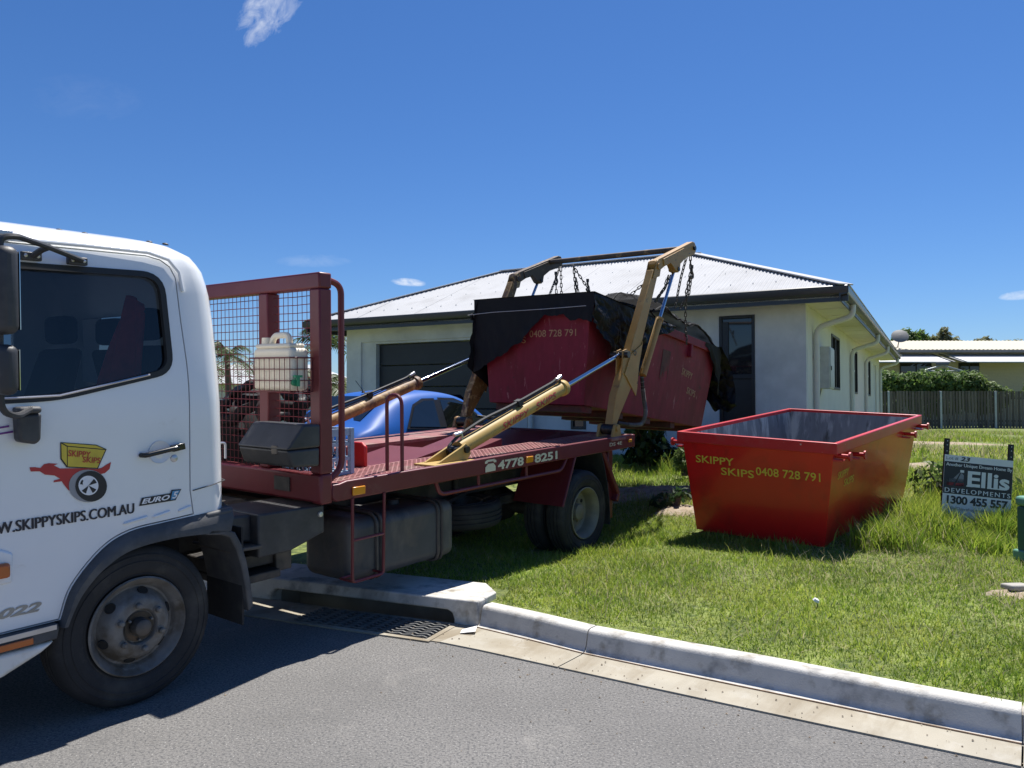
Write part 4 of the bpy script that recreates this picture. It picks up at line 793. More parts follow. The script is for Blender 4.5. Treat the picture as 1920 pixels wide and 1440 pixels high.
# hanging ladder
lp = [(1.405, .0, .85), (1.400, .0, .305), (1.672, .0, .305), (1.685, .0, .85)]
b = MB(); b.tube(rpath(lp, .03), .011, 8); b.tube([(1.402, 0, .575), (1.678, 0, .575)], .010, 8); b.tube([(1.402, 0, .31), (1.402, .12, .31), (1.672, .12, .31), (1.672, 0, .31)], .009, 6); b.build('ladder', 'maroon', tr)
# spare wheel under the tray
sp = bpy.data.objects.new('spare_wheel', None); COL.objects.link(sp); sp.parent = tr; sp.location = (3.12, .62, .545)
MB().lathe(TY, (0, 0, 0), (0, 0, -1), 64, close=True).build('tyre', 'rubber', sp, smooth=45)
MB().lathe([(.236, .03), (.24, .01), (.22, .02), (.20, .10), (.10, .11), (0, .11)], (0, 0, 0), (0, 0, -1), 40).build('rim', 'wheel_steel', sp)
MB().beam((2.7, .45, .56), (3.55, .75, .58), .05, .03).build('carrier', 'chassis', tr); MB().cyl((3.12, .62, .5), (3.12, .62, .85), .03).build('carrier_post', 'chassis', tr)
MB().lathe([(0, .12), (.09, .11), (.1, .0), (.09, -.11), (0, -.12)], (3.35, .95, .66), (0, 0, 1), 18).build('air_tank', 'downpipe', tr)
for k in range(4): MB().tube([(3.2+k*.1, .75, .8), (3.25+k*.08, .7, .66), (3.4+k*.05, .8, .60)], .012, 6).build('brake_line', 'rubber_plain', tr)
# tray
b = MB(); b.prism([(1.245, .875), (1.275, .845), (5.20, .862), (5.20, .985), (5.19, .995), (1.36, .968), (1.30, .955), (1.245, .955)], 0, .05); b.build('side_rail', 'maroon', tr, bevel=.010)
b = MB(); b.prism([(1.245, .86), (5.20, .86), (5.20, .995), (1.245, .968)], 2.06, 2.11); b.build('side_rail', 'maroon', tr, bevel=.010)
b = MB(); b.prism([(1.30, .935), (5.18, .962), (5.18, .980), (1.30, .957)], .051, .50); nd = b.build('deck_walkway', 'deck_red', tr, smooth=0)
b = MB(); b.prism([(1.30, .935), (5.18, .962), (5.18, .990), (1.30, .966)], 1.56, 2.058); b.build('deck_walkway', 'deck_red', tr, smooth=0)
b = MB(); b.box(1.30, 2.02, .501, 1.559, .93, .956); b.build('front_deck', 'deck_red', tr, smooth=0)
b = MB(); b.prism([(2.02, .855), (5.15, .875), (5.15, .890), (2.02, .870)], .501, 1.559); b.build('well_floor', 'deck_red', tr, smooth=0)
b = MB(); b.prism([(2.021, .87), (5.18, .89), (5.18, .962), (2.021, .938)], .485, .4995); b.prism([(2.021, .87), (5.18, .89), (5.18, .962), (2.021, .94)], 1.561, 1.575); b.build('well_side', 'maroon', tr, smooth=0)
# raised chequer bars of the deck
b = MB(); rs = random.Random(5)
for i in range(78):
    for j in range(9):
        x = 1.36+i*.049; y = .075+j*.047; z = .9575+(x-1.30)*.00593
        if i % 2 == j % 2: b.box(x-.014, x+.014, y-.004, y+.004, z, z+.0035)
        else: b.box(x-.004, x+.004, y-.014, y+.014, z, z+.0035)
stuff(b.build('chequer_pattern', 'deck_red', tr, smooth=0))
for x0, x1, y0, y1, hh in ((2.35, 3.05, .70, 1.30, .11), (3.25, 3.95, .75, 1.35, .12), (4.2, 4.9, .7, 1.4, .12)):
    z = .872+(x0-2)*.0064; MB().add([(x0, y0, z), (x1, y0, z), (x1, y1, z), (x0, y1, z), (x1, y0, z+hh), (x1-.06, y1, z+hh)], [(0, 3, 2, 1), (0, 1, 4), (1, 2, 5, 4), (2, 3, 5), (0, 4, 5, 3)]).build('locking_wedge', 'maroon', tr, smooth=0)
b = MB(); b.box(5.201, 5.26, 0, 2.11, .86, .99); b.build('rear_beam', 'maroon', tr, bevel=.01)
MB().box(1.15, 1.244, .0, 2.11, .845, 1.03).build('front_beam', 'maroon', tr, bevel=.02)
MB().box(1.142, 1.149, .30, .46, .90, .99).build('plate', 'dark_steel', tr)
for x0, x1, z0, z1 in ((1.40, 1.505, .868, .922), (3.308, 3.402, .885, .938), (5.10, 5.165, .918, .948)): MB().box(x0, x1, -.016, .0, z0, z1).build('side_marker', 'amber', tr, bevel=.005)
lettering('phone_number', '4778', 'cream_letter', (2.925, -.004, .868), (1, 0, .005), (0, 0, 1), .352, .074, tr, bold=.035)
lettering('phone_number', '8251', 'cream_letter', (3.435, -.004, .872), (1, 0, .005), (0, 0, 1), .352, .074, tr, bold=.035)
lettering('weight_mark', 'DS 4E', 'cream_letter', (4.72, -.004, .905), (1, 0, .005), (0, 0, 1), .25, .036, tr, bold=.01)
b = MB(); b.add([(x, -.004, z) for x, z in ((2.765, .866), (2.895, .868), (2.895, .905), (2.868, .930), (2.800, .930), (2.765, .905))], [tuple(range(6))]); b.add([(x, -.004, z) for x, z in ((2.76, .934), (2.79, .934), (2.80, .946), (2.865, .946), (2.875, .934), (2.905, .934), (2.905, .950), (2.875, .962), (2.79, .962), (2.76, .95))], [tuple(range(10))]); b.build('phone_symbol', 'cream_letter', tr, smooth=0, fixn=False)
# under-rail tube
b = MB(); b.tube(rpath([(2.225, .03, .86), (2.27, .03, .755), (3.90, .03, .755), (3.985, .03, .86)], .10, 6), .016, 10); b.tube([(2.72, .03, .755), (2.72, .03, .86)], .013, 8); b.tube([(3.36, .03, .755), (3.36, .03, .87)], .013, 8); b.build('side_guard_tube', 'maroon', tr)
# rear mudguards
for y0, y1 in ((0.005, .56), (1.52, 2.08)):
    b = MB(); b.add([(3.878, y0, .43), (3.878, y1, .43), (4.09, y1, .86), (4.09, y0, .86), (3.893, y0, .427), (3.893, y1, .427), (4.105, y1, .86), (4.105, y0, .86)], [(0, 1, 2, 3), (4, 7, 6, 5), (0, 3, 7, 4), (1, 5, 6, 2), (0, 4, 5, 1)]); g_ = b.build('rear_mudguard', 'maroon', tr, smooth=0)
    b = MB(); b.tube([(3.885, y0, .43), (4.097, y0, .86)], .012, 8); b.build('edge_bead', 'maroon', g_)
    b = MB(); vs = []
    prof = [(4.60, .86), (4.66, .72), (4.715, .55), (4.755, .38), (4.77, .22), (4.768, .12)]
    for x, z in prof: vs += [(x, y0+.02, z), (x+.012, y0+.02, z), (x+.012, y1, z), (x, y1, z)]
    n = len(prof); b.add(vs, [(i*4+j, i*4+4+j, i*4+4+(j+1) % 4, i*4+(j+1) % 4) for i in range(n-1) for j in range(4)]+[(0, 1, 2, 3), tuple((n-1)*4+j for j in range(4))]); b.build('rear_mud_flap', 'wheel_rear' if 0 else 'rubber', tr, smooth=60)
b = MB(); b.beam((4.66, .06, .86), (4.97, .06, .40), .05, .07, (0, 1, 0)); b.beam((4.97, .06, .41), (4.93, .06, .33), .05, .07, (0, 1, 0)); b.build('stabiliser_brace', 'maroon', tr, bevel=.01)
MB().box(4.86, 4.95, .09, .17, .15, .87).build('stabiliser_leg', 'maroon', tr, bevel=.012)
MB().box(4.86, 4.95, 1.94, 2.02, .12, .87).build('stabiliser_leg', 'maroon', tr, bevel=.012)
# headboard
hb = MB(); hb.box(1.15, 1.25, 0, 2.11, 2.185, 2.285); hb.build('headboard_top', 'maroon', tr, bevel=.012)
for y in (0, .53, 1.48, 2.01): MB().box(1.152, 1.248, y, y+.10, 1.031, 2.184).build('headboard_post', 'maroon', tr, bevel=.010)
b = MB(); b.box(1.158, 1.245, .001, .10, .84, 1.03); b.build('corner_post', 'maroon', tr, bevel=.012)
for y0, y1 in ((.1, .53), (.63, 1.48), (1.58, 2.01)):
    b = MB(); k = int(round((y1-y0)/.048)); rs = random.Random(int(y0*100))
    for i in range(1, k): yy = y0+(y1-y0)*i/k; j_ = rs.uniform(-.004, .004); b.tube([(1.21, yy, 1.03), (1.21, yy+j_, 1.5), (1.21, yy, 2.185)], .0026, 4, cap=False)
    z = 1.06
    while z < 2.17: j_ = rs.uniform(-.004, .004); b.tube([(1.215, y0, z), (1.215, (y0+y1)/2, z+j_), (1.215, y1, z)], .0026, 4, cap=False); z += .052
    b.build('wire_mesh', 'maroon', tr, smooth=0)
b = MB(); b.tube(rpath([(1.245, .05, 2.25), (1.365, .05, 2.22), (1.362, .05, 1.05), (1.25, .05, .975)], .13, 7), .021, 10); b.build('guard_tube', 'maroon', tr)
# toolbox hung in front of the headboard
b = MB(); b.prism([(.905, 1.20), (.945, 1.095), (1.145, 1.085), (1.148, 1.20)], .0, .50); tb = b.build('toolbox', 'black_plastic', tr, bevel=.015, seg=3)
b = MB(); b.prism([(.898, 1.203), (1.149, 1.203), (1.149, 1.345), (1.02, 1.350)], -.006, .505); b.build('lid', 'black_plastic', tb, bevel=.015, seg=3)
MB().box(.905, .935, .10, .16, 1.17, 1.225).build('latch', 'dark_steel', tb, bevel=.006)
# drum cage
b = MB()
cx0, cx1, cy0, cy1, cz0, cz1 = .985, 1.15, .075, .485, 1.545, 1.755
for k in range(9): y = cy0+(cy1-cy0)*k/8; b.tube([(cx0, y, cz1), (cx0, y, cz0), (cx1, y, cz0)], .0032, 4)
for k in range(4): z = cz0+(cz1-cz0)*k/3; b.tube([(cx1, cy0, z), (cx0, cy0, z), (cx0, cy1, z), (cx1, cy1, z)], .0032 if k < 3 else .005, 5)
for k in range(4): x = cx0+(cx1-cx0)*k/3; b.tube([(x, cy0, cz1), (x, cy0, cz0)], .0032, 4)
b.build('drum_cage', 'maroon', tr, smooth=0)
# hoop on the deck, red guard
MB().tube(rpath([(1.893, .187, .955), (1.893, .187, 1.50), (1.88, .025, 1.50), (1.88, .025, .955)], .085, 7), .0135, 10).build('grab_hoop', 'maroon', tr)
MB().prism([(.46, .957), (.66, .957), (.66, 1.14), (.50, 1.14), (.46, 1.11)], 1.93, 1.96, 'x').build('red_guard', 'bright_red', tr, bevel=.01)
# lifting rams
def ram(y, base, rod, bar, m, zoff=0):
    p0 = V(base[0], y, base[1]); p1 = V(rod[0], y, rod[1]); d = (p1-p0).normalized(); pb = p0+d*bar
    r_ = MB(); r_.cyl(p0, pb, .060, 28); r_.lathe([(.0, -.05), (.058, -.05), (.074, -.045), (.074, .0), (.066, .012), (.030, .014)], pb, d, 28); q = r_.build('lift_ram', m, tr, smooth=40)
    MB().cyl(pb-d*.1, p1, .0255, 20).build('ram_rod', 'chrome', q)
    MB().cyl(p1+V(0, -.10, 0), p1+V(0, .10, 0), .032, 16).build('rod_eye', 'grease', q)
    n_ = V(-d.z, 0, d.x); hp = [p0+d*-.02+n_*.02+V(0, -.02, 0), p0+d*-.14+n_*.05, p0+d*.02+n_*.10, p0+d*.35+n_*.12, p0+d*.75+n_*.10, pb+d*-.15+n_*.10, pb+d*-.06+n_*.12, pb+d*-.04+n_*.06]
    MB().tube(rpath(hp, .12, 6), .0125, 8).build('hose', 'rubber_plain', q)
    MB().tube(rpath([p0+d*.30+n_*.085, p0+d*.6+n_*.075, pb-d*.14+n_*.078, pb-d*.05+n_*.09], .05), .007, 6).build('oil_pipe', 'dark_steel', q)
    MB().tube([pb-d*.10+n_*.105, pb-d*.02+n_*.115], .018, 8).build('elbow', 'silver', q); c_ = p0+d*.85+n_*.09; MB().beam(c_-d*.03, c_+d*.03, .06, .05).build('hose_clamp', 'rubber_plain', q)
    MB().tube([p0+d*.06+n_*.06, p0+d*.06+n_*.11, p0+d*-.02+n_*.12], .016, 8).build('fitting', 'silver', q)
    return q, p0, d, n_
q1, p0, d1, n1 = ram(.13, (2.60, 1.058), (5.16, 1.822), 1.56, 'cyl_yellow')
ram(2.03, (2.62, 1.095), (5.16, 1.83), 1.56, 'arm_rusty')
def wrap(p0, d, n_, s0, wd, ht, off):
    def f(a, b_):
        s = s0+a*wd; t = (b_*ht+off)/.0618; e = V(0, -1, 0); return p0+d*s+(e*math.cos(t)+n_*math.sin(t))*.0622
    return f
lettering('ram_lettering', 'SKIPPY', 'red_letter', (0, 0, 0), (1, 0, 0), (0, 0, 1), 1, 1, q1, bold=.01, shear=.25, fn=wrap(p0, d1, n1, .50, .40, .062, -.035))
lettering('ram_lettering', 'SKIPS', 'red_letter', (0, 0, 0), (1, 0, 0), (0, 0, 1), 1, 1, q1, bold=.01, shear=.25, fn=wrap(p0, d1, n1, 1.00, .34, .062, -.030))
def ram_base(y, m):
    b = MB(); b.box(2.20, 2.66, y-.115, y+.095, .962, .978); k = b.build('ram_base', m, tr, bevel=.003)
    for yy in (y-.075, y+.055): MB().prism([(2.28, .979), (2.62, .979), (2.66, 1.02), (2.64, 1.08), (2.60, 1.105), (2.55, 1.08)], yy, yy+.02).build('gusset', m, k, bevel=.003)
    MB().cyl((2.60, y-.095, 1.058), (2.60, y+.095, 1.058), .028, 14).build('pin', 'grease', k); MB().cyl((2.53, y-.05, 1.03), (2.56, y+.05, 1.04), .045, 14).build('seal', 'grease', k)
ram_base(.13, 'cyl_yellow'); ram_base(2.03, 'arm_rusty')
# lifting arms
LOW = [(4.83, 1.06), (4.97, 1.405), (5.105, 1.618), (5.25, 1.83), (5.32, 1.96), (5.80, 2.775), (5.85, 2.86), (5.93, 2.86), (5.955, 2.79), (5.534, 1.967), (5.44, 1.70), (5.40, 1.46), (5.375, 1.385), (5.274, 1.453), (5.065, 1.218), (4.96, 1.08), (4.92, 1.03), (4.86, 1.03)]
MAIN = [(4.87, 1.06), (4.97, 1.405), (5.105, 1.618), (5.25, 1.83), (5.32, 1.96), (5.80, 2.765), (5.93, 2.766), (5.534, 1.967), (5.42, 1.72), (5.274, 1.453), (5.065, 1.218), (4.96, 1.08)]
UPP = [(5.835, 2.83), (5.86, 2.87), (6.84, 3.205), (6.90, 3.205), (6.945, 3.165), (6.945, 3.10), (6.90, 3.055), (6.80, 3.03), (6.60, 2.97), (6.48, 2.91), (6.455, 2.82), (6.42, 2.79), (6.37, 2.80), (6.28, 2.885), (6.10, 2.835), (5.93, 2.755), (5.87, 2.765)]
def arm(y, m, mu, nearside):
    b = MB().prism(MAIN, y+.012, y+.098); a = b.build('lower_arm', m, tr, bevel=.006)
    for yy in (y, y+.0985): MB().prism([(5.27, 1.83), (5.50, 1.93), (5.535, 1.97), (5.44, 1.70), (5.40, 1.46), (5.375, 1.385), (5.13, 1.62)], yy, yy+.0115).build('cheek_plate', m, a, bevel=.003)
    for yy in (y, y+.0985): MB().prism([(5.76, 2.66), (5.93, 2.70), (5.965, 2.80), (5.945, 2.86), (5.90, 2.885), (5.855, 2.86), (5.83, 2.80)], yy, yy+.0115).build('knuckle_plate', m, a, bevel=.004)
    MB().cyl((5.90, y-.015, 2.807), (5.90, y+.125, 2.807), .036, 18).build('elbow_pin', mu, a)
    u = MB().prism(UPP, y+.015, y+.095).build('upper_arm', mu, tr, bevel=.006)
    MB().prism([(6.03, 2.905), (6.58, 3.095), (6.62, 2.98), (6.48, 2.90), (6.455, 2.82), (6.42, 2.79), (6.37, 2.80), (6.22, 2.88), (6.06, 2.83)], y+.003, y+.0145).build('doubler_plate', mu, u, bevel=.003)
    for q in ((6.88, 3.13), (6.42, 2.83)): MB().cyl((q[0], y-.008, q[1]), (q[0], y+.118, q[1]), .026, 14).build('pin', 'grease', u)
    r0 = V(5.63, y+.055, 1.60); r1 = V(6.42, y+.055, 2.83); d = (r1-r0).normalized(); pb = r0+d*.76
    r_ = MB().cyl(r0, pb, .040, 20).lathe([(0, -.03), (.046, -.03), (.046, 0), (.02, .01)], pb, d, 20).build('fold_ram', m, tr, smooth=40)
    MB().cyl(pb, r1, .018, 14).build('ram_rod', 'chrome', r_); n_ = V(-d.z, 0, d.x)
    MB().tube([r0+n_*.06+d*.05, pb+n_*.06-d*.06, pb+n_*.03], .010, 6).build('oil_pipe', m, r_)
    hp = rpath([(5.60, y+.05, 1.58), (5.66, y+.06, 1.36), (5.76, y+.08, 1.18), (5.70, y+.09, 1.06), (5.50, y+.10, 1.06), (5.25, y+.15, 1.10)], .14, 6); MB().tube(hp, .020, 8).build('hose', 'rubber_plain', r_)
    sp_ = MB(); L_ = len(hp)
    for i in range(0, 70):
        f = i/70*(L_-2); j = int(f); p = hp[j].lerp(hp[j+1], f-j); dd = (hp[j+1]-hp[j]).normalized(); sp_.lathe([(.0205, -.005), (.025, 0), (.0205, .005)], p, dd, 8)
    stuff(sp_.build('hose_spiral', 'rubber' if not nearside else 'wheel_steel', r_))
    # pedestal
    for yy in (y-.045, y+.125): MB().prism([(4.79, .965), (4.99, .965), (4.955, 1.07), (4.93, 1.11), (4.89, 1.12), (4.855, 1.11), (4.83, 1.07)], yy, yy+.03).build('arm_bracket', m, a, bevel=.006)
    MB().cyl((4.89, y-.06, 1.077), (4.89, y+.17, 1.077), .035, 16).build('pivot_pin', m, a); MB().box(4.74, 5.02, y-.07, y+.19, .955, .985).build('foot_plate', 'deck_red', a, bevel=.004); MB().cyl((4.89, y-.01, 1.06), (4.89, y+.12, 1.06), .055, 14).build('bearing', 'grease', a)
    MB().lathe([(.018, 0), (.026, .001), (.030, 0)], (5.345, y-.004, 1.84), (0, -1, 0), 18).build('wheel_mark', 'decal_black', a)
    MB().cyl((5.16, y-.03, 1.822), (5.16, y+.14, 1.822), .036, 14).build('clevis_pin', 'grease', a); MB().prism([(5.12, 1.86), (5.20, 1.88), (5.27, 1.84), (5.16, 1.60), (5.10, 1.62)], y+.015, y+.03).build('clevis', m, a); MB().prism([(5.12, 1.86), (5.20, 1.88), (5.27, 1.84), (5.16, 1.60), (5.10, 1.62)], y+.082, y+.097).build('clevis', m, a)
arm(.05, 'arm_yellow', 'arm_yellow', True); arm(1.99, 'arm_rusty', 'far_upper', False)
MB().cyl((6.66, .14, 3.10), (6.66, 2.02, 3.10), .034, 18).build('cross_bar', 'far_upper', tr)
# ================================================================ skip bins  (local x: front to rear, y: left, z: up; origin front bottom centre)
def bin_(name, label, mw, Lb, xt0, xt1, Wb, Wt, H, mo, mr, mi, old):
    t = thing(name, label, 'skip bin', mw=mw, group='skip bins')
    def ring(z, sh=0.):
        f = z/H; x0 = xt0*f+sh; x1 = Lb+(xt1-Lb)*f-sh; w_ = (Wb+(Wt-Wb)*f)/2-sh; return [(x0, -w_, z), (x1, -w_, z), (x1, w_, z), (x0, w_, z)]
    zs = [0, H*.35, H*.7, H]
    b = MB(); vs = sum((ring(z) for z in zs), []); n = len(zs)
    b.add(vs, [(i*4+j, i*4+(j+1) % 4, i*4+4+(j+1) % 4, i*4+4+j) for i in range(n-1) for j in range(4)]+[(3, 2, 1, 0)]); b.build('shell', mo, t, smooth=0, fixn=False, bevel=.006)
    b = MB(); vs = sum((ring(z, .008) for z in [.02]+zs[1:]), []); b.add(vs, [(i*4+4+j, i*4+4+(j+1) % 4, i*4+(j+1) % 4, i*4+j) for i in range(n-1) for j in range(4)]+[(0, 1, 2, 3)]); b.build('lining', mi, t, smooth=0, fixn=False)
    # rim: folded box section
    o1 = [(q[0], q[1]) for q in ring(H, -.032)]; i1 = [(q[0], q[1]) for q in ring(H, .012)]; vs = []
    for z in (H-.10, H+.004): vs += [(x, y, z) for x, y in o1]+[(x, y, z) for x, y in i1]
    fs = []
    for j in range(4):
        k = (j+1) % 4; fs += [(j, k, 8+k, 8+j), (4+j, 12+j, 12+k, 4+k), (8+j, 8+k, 12+k, 12+j), (j, 4+j, 4+k, k)]
    b = MB().add(vs, fs); b.build('rim', mr, t, smooth=0, bevel=.008)
    b = MB()
    for x in np.linspace(.15, Lb-.15, 5): b.box(x-.06, x+.06, -Wb/2+.03, Wb/2-.03, -.045 if not old else -.07, -.002)
    b.build('base_skids', mo if not old else 'bin_old_rust', t, smooth=0)
    # chain lugs along the sides, under the rim
    for sg in ((-1, 1) if not old else ()):
        for x, z, ln in ((xt0+.05, H-.115, .10), (.42, H-.16, .09), (Lb-.40, H-.16, .09), (xt1-.06, H-.115, .10)):
            y = sg*((Wb+(Wt-Wb)*z/H)/2)
            q = MB().cyl((x, y+sg*.001, z), (x, y+sg*(ln+.03), z), .019, 12).build('lug_pin', mr if not old else 'bin_old_rust', t)
            MB().cyl((x, y+sg*(ln+.025), z), (x, y+sg*(ln+.040), z), .040, 18).build('lug_disc', mr if not old else 'bin_old_rust', q)
            b = MB(); b.add([(x-.05, y, z-.03), (x+.05, y, z-.03), (x+.03, y+sg*ln*.8, z-.035), (x-.03, y+sg*ln*.8, z-.035), (x-.05, y, z-.045), (x+.05, y, z-.045), (x+.03, y+sg*ln*.8, z-.045), (x-.03, y+sg*ln*.8, z-.045)], [(0, 1, 2, 3), (7, 6, 5, 4), (0, 4, 5, 1), (1, 5, 6, 2), (2, 6, 7, 3), (3, 7, 4, 0)]); b.build('lug_plate', mr if not old else 'bin_old_rust', t, smooth=0)
    # fold-out flap seam on the front
    def front(s, name, m, y_right, z0, wd, ht, **k):   # reads left to right seen from the front: runs towards -y
        g_ = V(xt0/H, 0, 1).normalized(); o = V(xt0*z0/H-.004, y_right, z0); return lettering(name, s, m, o, (0, -1, 0), g_, wd, ht, t, **k)
    def side(s, name, m, x0, z0, wd, ht, slope=0., **k):
        g_ = V(0, -(Wt-Wb)/2/H, 1).normalized(); o = V(x0, -(Wb+(Wt-Wb)*z0/H)/2-.004, z0); return lettering(name, s, m, o, (1, 0, slope), g_, wd, ht, t, **k)
    return t, front, side
ux = Vector((.654, .753, .073)).normalized(); uy0 = Vector((-.755, .656, .045)); uz = ux.cross(uy0).normalized(); uy = uz.cross(ux)
BM = Matrix(((ux.x, uy.x, uz.x, 2.355), (ux.y, uy.y, uz.y, 7.43), (ux.z, uy.z, uz.z, .208), (0, 0, 0, 1)))
B1, fr1, sd1 = bin_('skip_bin', 'clean bright red empty skip bin standing on the lawn', BM, 2.63, -.11, 2.77, 1.27, 1.50, 1.0, 'bin_red', 'bin_rim', 'bin_inside', False)
fr1('SKIPPY', 'lettering', 'stencil_yellow', .60, .70, .40, .075, bold=.012); fr1('SKIPS', 'lettering', 'stencil_yellow', .335, .60, .335, .075, bold=.012)
fr1('0408 728 791', 'phone_number', 'stencil_yellow', -.02, .635, .60, .080, bold=.010)
sd1('SKIPPY', 'side_lettering', 'stencil_yellow', .10, .64, .30, .070, .02, bold=.005); sd1('SKIPS', 'side_lettering', 'stencil_yellow', .30, .545, .28, .070, .02, bold=.005)
c8 = math.cos(R(8.1)); s8 = math.sin(R(8.1))
LB = Matrix(((c8, 0, s8, 4.926), (0, 1, 0, 1.05), (-s8, 0, c8, 1.294), (0, 0, 0, 1)))
B2, fr2, sd2 = bin_('skip_bin', 'battered dark red skip bin hanging from chains under black netting', TM @ LB, 3.05, -.17, 3.22, 1.26, 1.44, 1.12, 'bin_old', 'bin_old', 'bin_old_rust', True)
fr2('0408 728 791', 'phone_number', 'stencil_faded', .06, .715, .60, .075, bold=.004); fr2('SKIPS', 'lettering', 'stencil_faded', .44, .655, .33, .07, bold=.004)
sd2('SKIPPY', 'side_lettering', 'stencil_faded', 2.20, .62, .34, .09, -.10, bold=.008, shear=.15); sd2('SKIPS', 'side_lettering', 'stencil_faded', 2.42, .40, .28, .09, -.10, bold=.008, shear=.15)
MB().box(2.30, 2.36, -.755, -.70, .86, 1.02).build('side_tab', 'bin_old', B2, bevel=.006)
MB().cyl((-.14, .70, .97), (-.14, .88, .97), .022, 12).build('lug_pin', 'net_black', B2); MB().cyl((-.14, .86, .97), (-.14, .885, .97), .042, 16).build('lug_disc', 'net_black', B2)
rs = random.Random(9)
def sidept(x, z, k=.004): return (x, -(1.26+.18*z/1.12)/2-k, z)
for cx, cz, w_, h_ in ((1.22, .74, .20, .22), (1.72, .70, .22, .30)):
    pts = [(cx-w_/2, cz+h_/2), (cx+w_/2, cz+h_/2)]+[(cx+w_/2-w_*i/7+rs.uniform(-.01, .01), cz-h_/2+rs.uniform(-.09, .09)) for i in range(8)]
    MB().add([sidept(*p) for p in pts], [tuple(range(len(pts)))]).build('rust_patch', 'bin_old_rust', B2, smooth=0, fixn=False)
# ---------------------------------------------------------------- netting over the hanging bin (bin coordinates)
net = thing('net_cover', 'torn black netting draped over the hanging dark red skip bin', 'netting', mw=TM @ LB)
from mathutils import noise as _mn
def nz(*a): return math.sin(a[0]*7.1+1.3*a[1])*math.sin(a[1]*5.3+.7*a[0])+.5*math.sin(a[0]*17+a[1]*11)
def crease(x, y): return abs(_mn.noise(V(x*3.1, y*3.1, 1.7)))+.55*abs(_mn.noise(V(x*7.3+3, y*6.1, 4.2)))+.3*abs(_mn.noise(V(x*15, y*14, 9.2)))
FB = [(-.85, .34), (-.70, .36), (-.45, .47), (-.25, .60), (-.10, .66), (.05, .82), (.2, .90), (.4, .93), (.55, .86), (.85, .84)]   # keyed by -y (left to right seen from the front)
def gfront(u, v):
    s = -.80+1.60*u; zb = interp(s, FB)+.045*_mn.noise(V(s*7, 2.2, 0))+.02*_mn.noise(V(s*21, 5.2, 0)); z = 1.145+(zb-1.145)*v; hang = .045*v*v+.012*nz(s*2, z*2)*v+.05*crease(s*1.4, z*.5)*v
    return (-.17*z/1.12-.055-hang*.6, -s*(1-.02*v), z)
MB().grid(gfront, 110, 44).build('front_drape', 'net_black', net, smooth=80, fixn=False)
SB = [(-.24, .84), (.0, .72), (.25, .56), (.5, .44), (.70, .38), (.80, .36), (.92, .56), (1.1, .86), (1.5, 1.03), (1.8, 1.06)]
def gside(u, v):
    x = -.24+1.9*u; zb = interp(x, SB)+.04*_mn.noise(V(x*9, 7.7, 0)); z = 1.15+(zb-1.15)*v; f = .012+.030*v+.075*crease(x*1.2+z*.7, z*1.3-x*.4)*min(1, v*3+.15)
    return (x-.03*v, -(1.26+.18*z/1.12)/2-.045-f, z)
MB().grid(gside, 110, 60).build('side_drape', 'plastic_sheet', net, smooth=80, fixn=False)
def gtop(u, v):
    x = -.235+1.75*u; y = -.80+1.62*v; e = min(1, 4*min(v, 1-v)+.02)*min(1, u*6+.05); return (x, y, 1.15+.05*e*(nz(x*1.2, y*1.6)+.4)*.4+.05*e*crease(x, y)+.01*e)
MB().grid(gtop, 90, 70).build('top_sheet', 'plastic_sheet', net, smooth=80, fixn=False)
def gfar(u, v):
    x = -.235+3.4*u; z = 1.15-(.55+.2*math.sin(x*3)+.35*(1-u))*v; return (x, .76+.05*v+.02*nz(x*2, z*3), z)
MB().grid(gfar, 40, 14).build('far_drape', 'net_black', net, smooth=80, fixn=False)
PK = [(1.25, .20), (1.5, .42), (1.8, .46), (2.2, .40), (2.7, .26), (3.1, .10), (3.3, .02)]
def gtent(u, v):
    x = 1.25+2.08*u; y = -.74+1.5*v; hgt_ = interp(x, PK)*math.sin(math.pi*min(1, max(0, .10+.85*v)))**.8; return (x+.03*math.sin(y*5), y, 1.13+hgt_+.015*nz(x*2, y*2)+(.05*(1-v)**3*math.sin(x*5+1)))
MB().grid(gtent, 44, 30).build('sheer_net', 'net_sheer', net, smooth=80, fixn=False)
MB().tube([gtent(u, .02) for u in np.linspace(.0, 1, 30)], .014, 6).build('net_hem', 'net_black', net)
MB().tube([gtent(u, .42) for u in np.linspace(.0, 1, 30)], .012, 6).build('net_fold', 'net_black', net)
MB().tube([gtent(.30+.25*t, .02+.40*t) for t in np.linspace(0, 1, 12)], .012, 6).build('net_fold', 'net_black', net)
def gtail(u, v):
    y = -.80+1.2*u; drop = (.62+.30*math.sin(u*5+.6))*(1-.45*u); out = .30*math.sin(min(1, v*1.4)*1.6)*(1-.2*u); return (3.18+out+.05*v+.13*crease(y*1.3, v*.9)*min(1, v*3), y-.10*v*(1-u), 1.13-drop*v+.05*nz(y*2, v*2)*v)
MB().grid(gtail, 70, 60).build('tail', 'plastic_sheet', net, smooth=80, fixn=False)
def gedge(u, v):
    x = 2.72+.55*u; zb = 1.12-(.05+.60*u**1.5)*v; return (x+.10*v*u, -(1.26+.18*zb/1.12)/2-.05-.02*nz(x*3, zb*4)*v, zb)
MB().grid(gedge, 16, 14).build('corner_drape', 'net_black', net, smooth=80, fixn=False)
MB().tube([(-.27, .84, .965), (-.255, .5, .985), (-.25, -.2, .99), (-.25, -.72, 1.0)], .003, 5).build('tie_cord', 'awning', net)
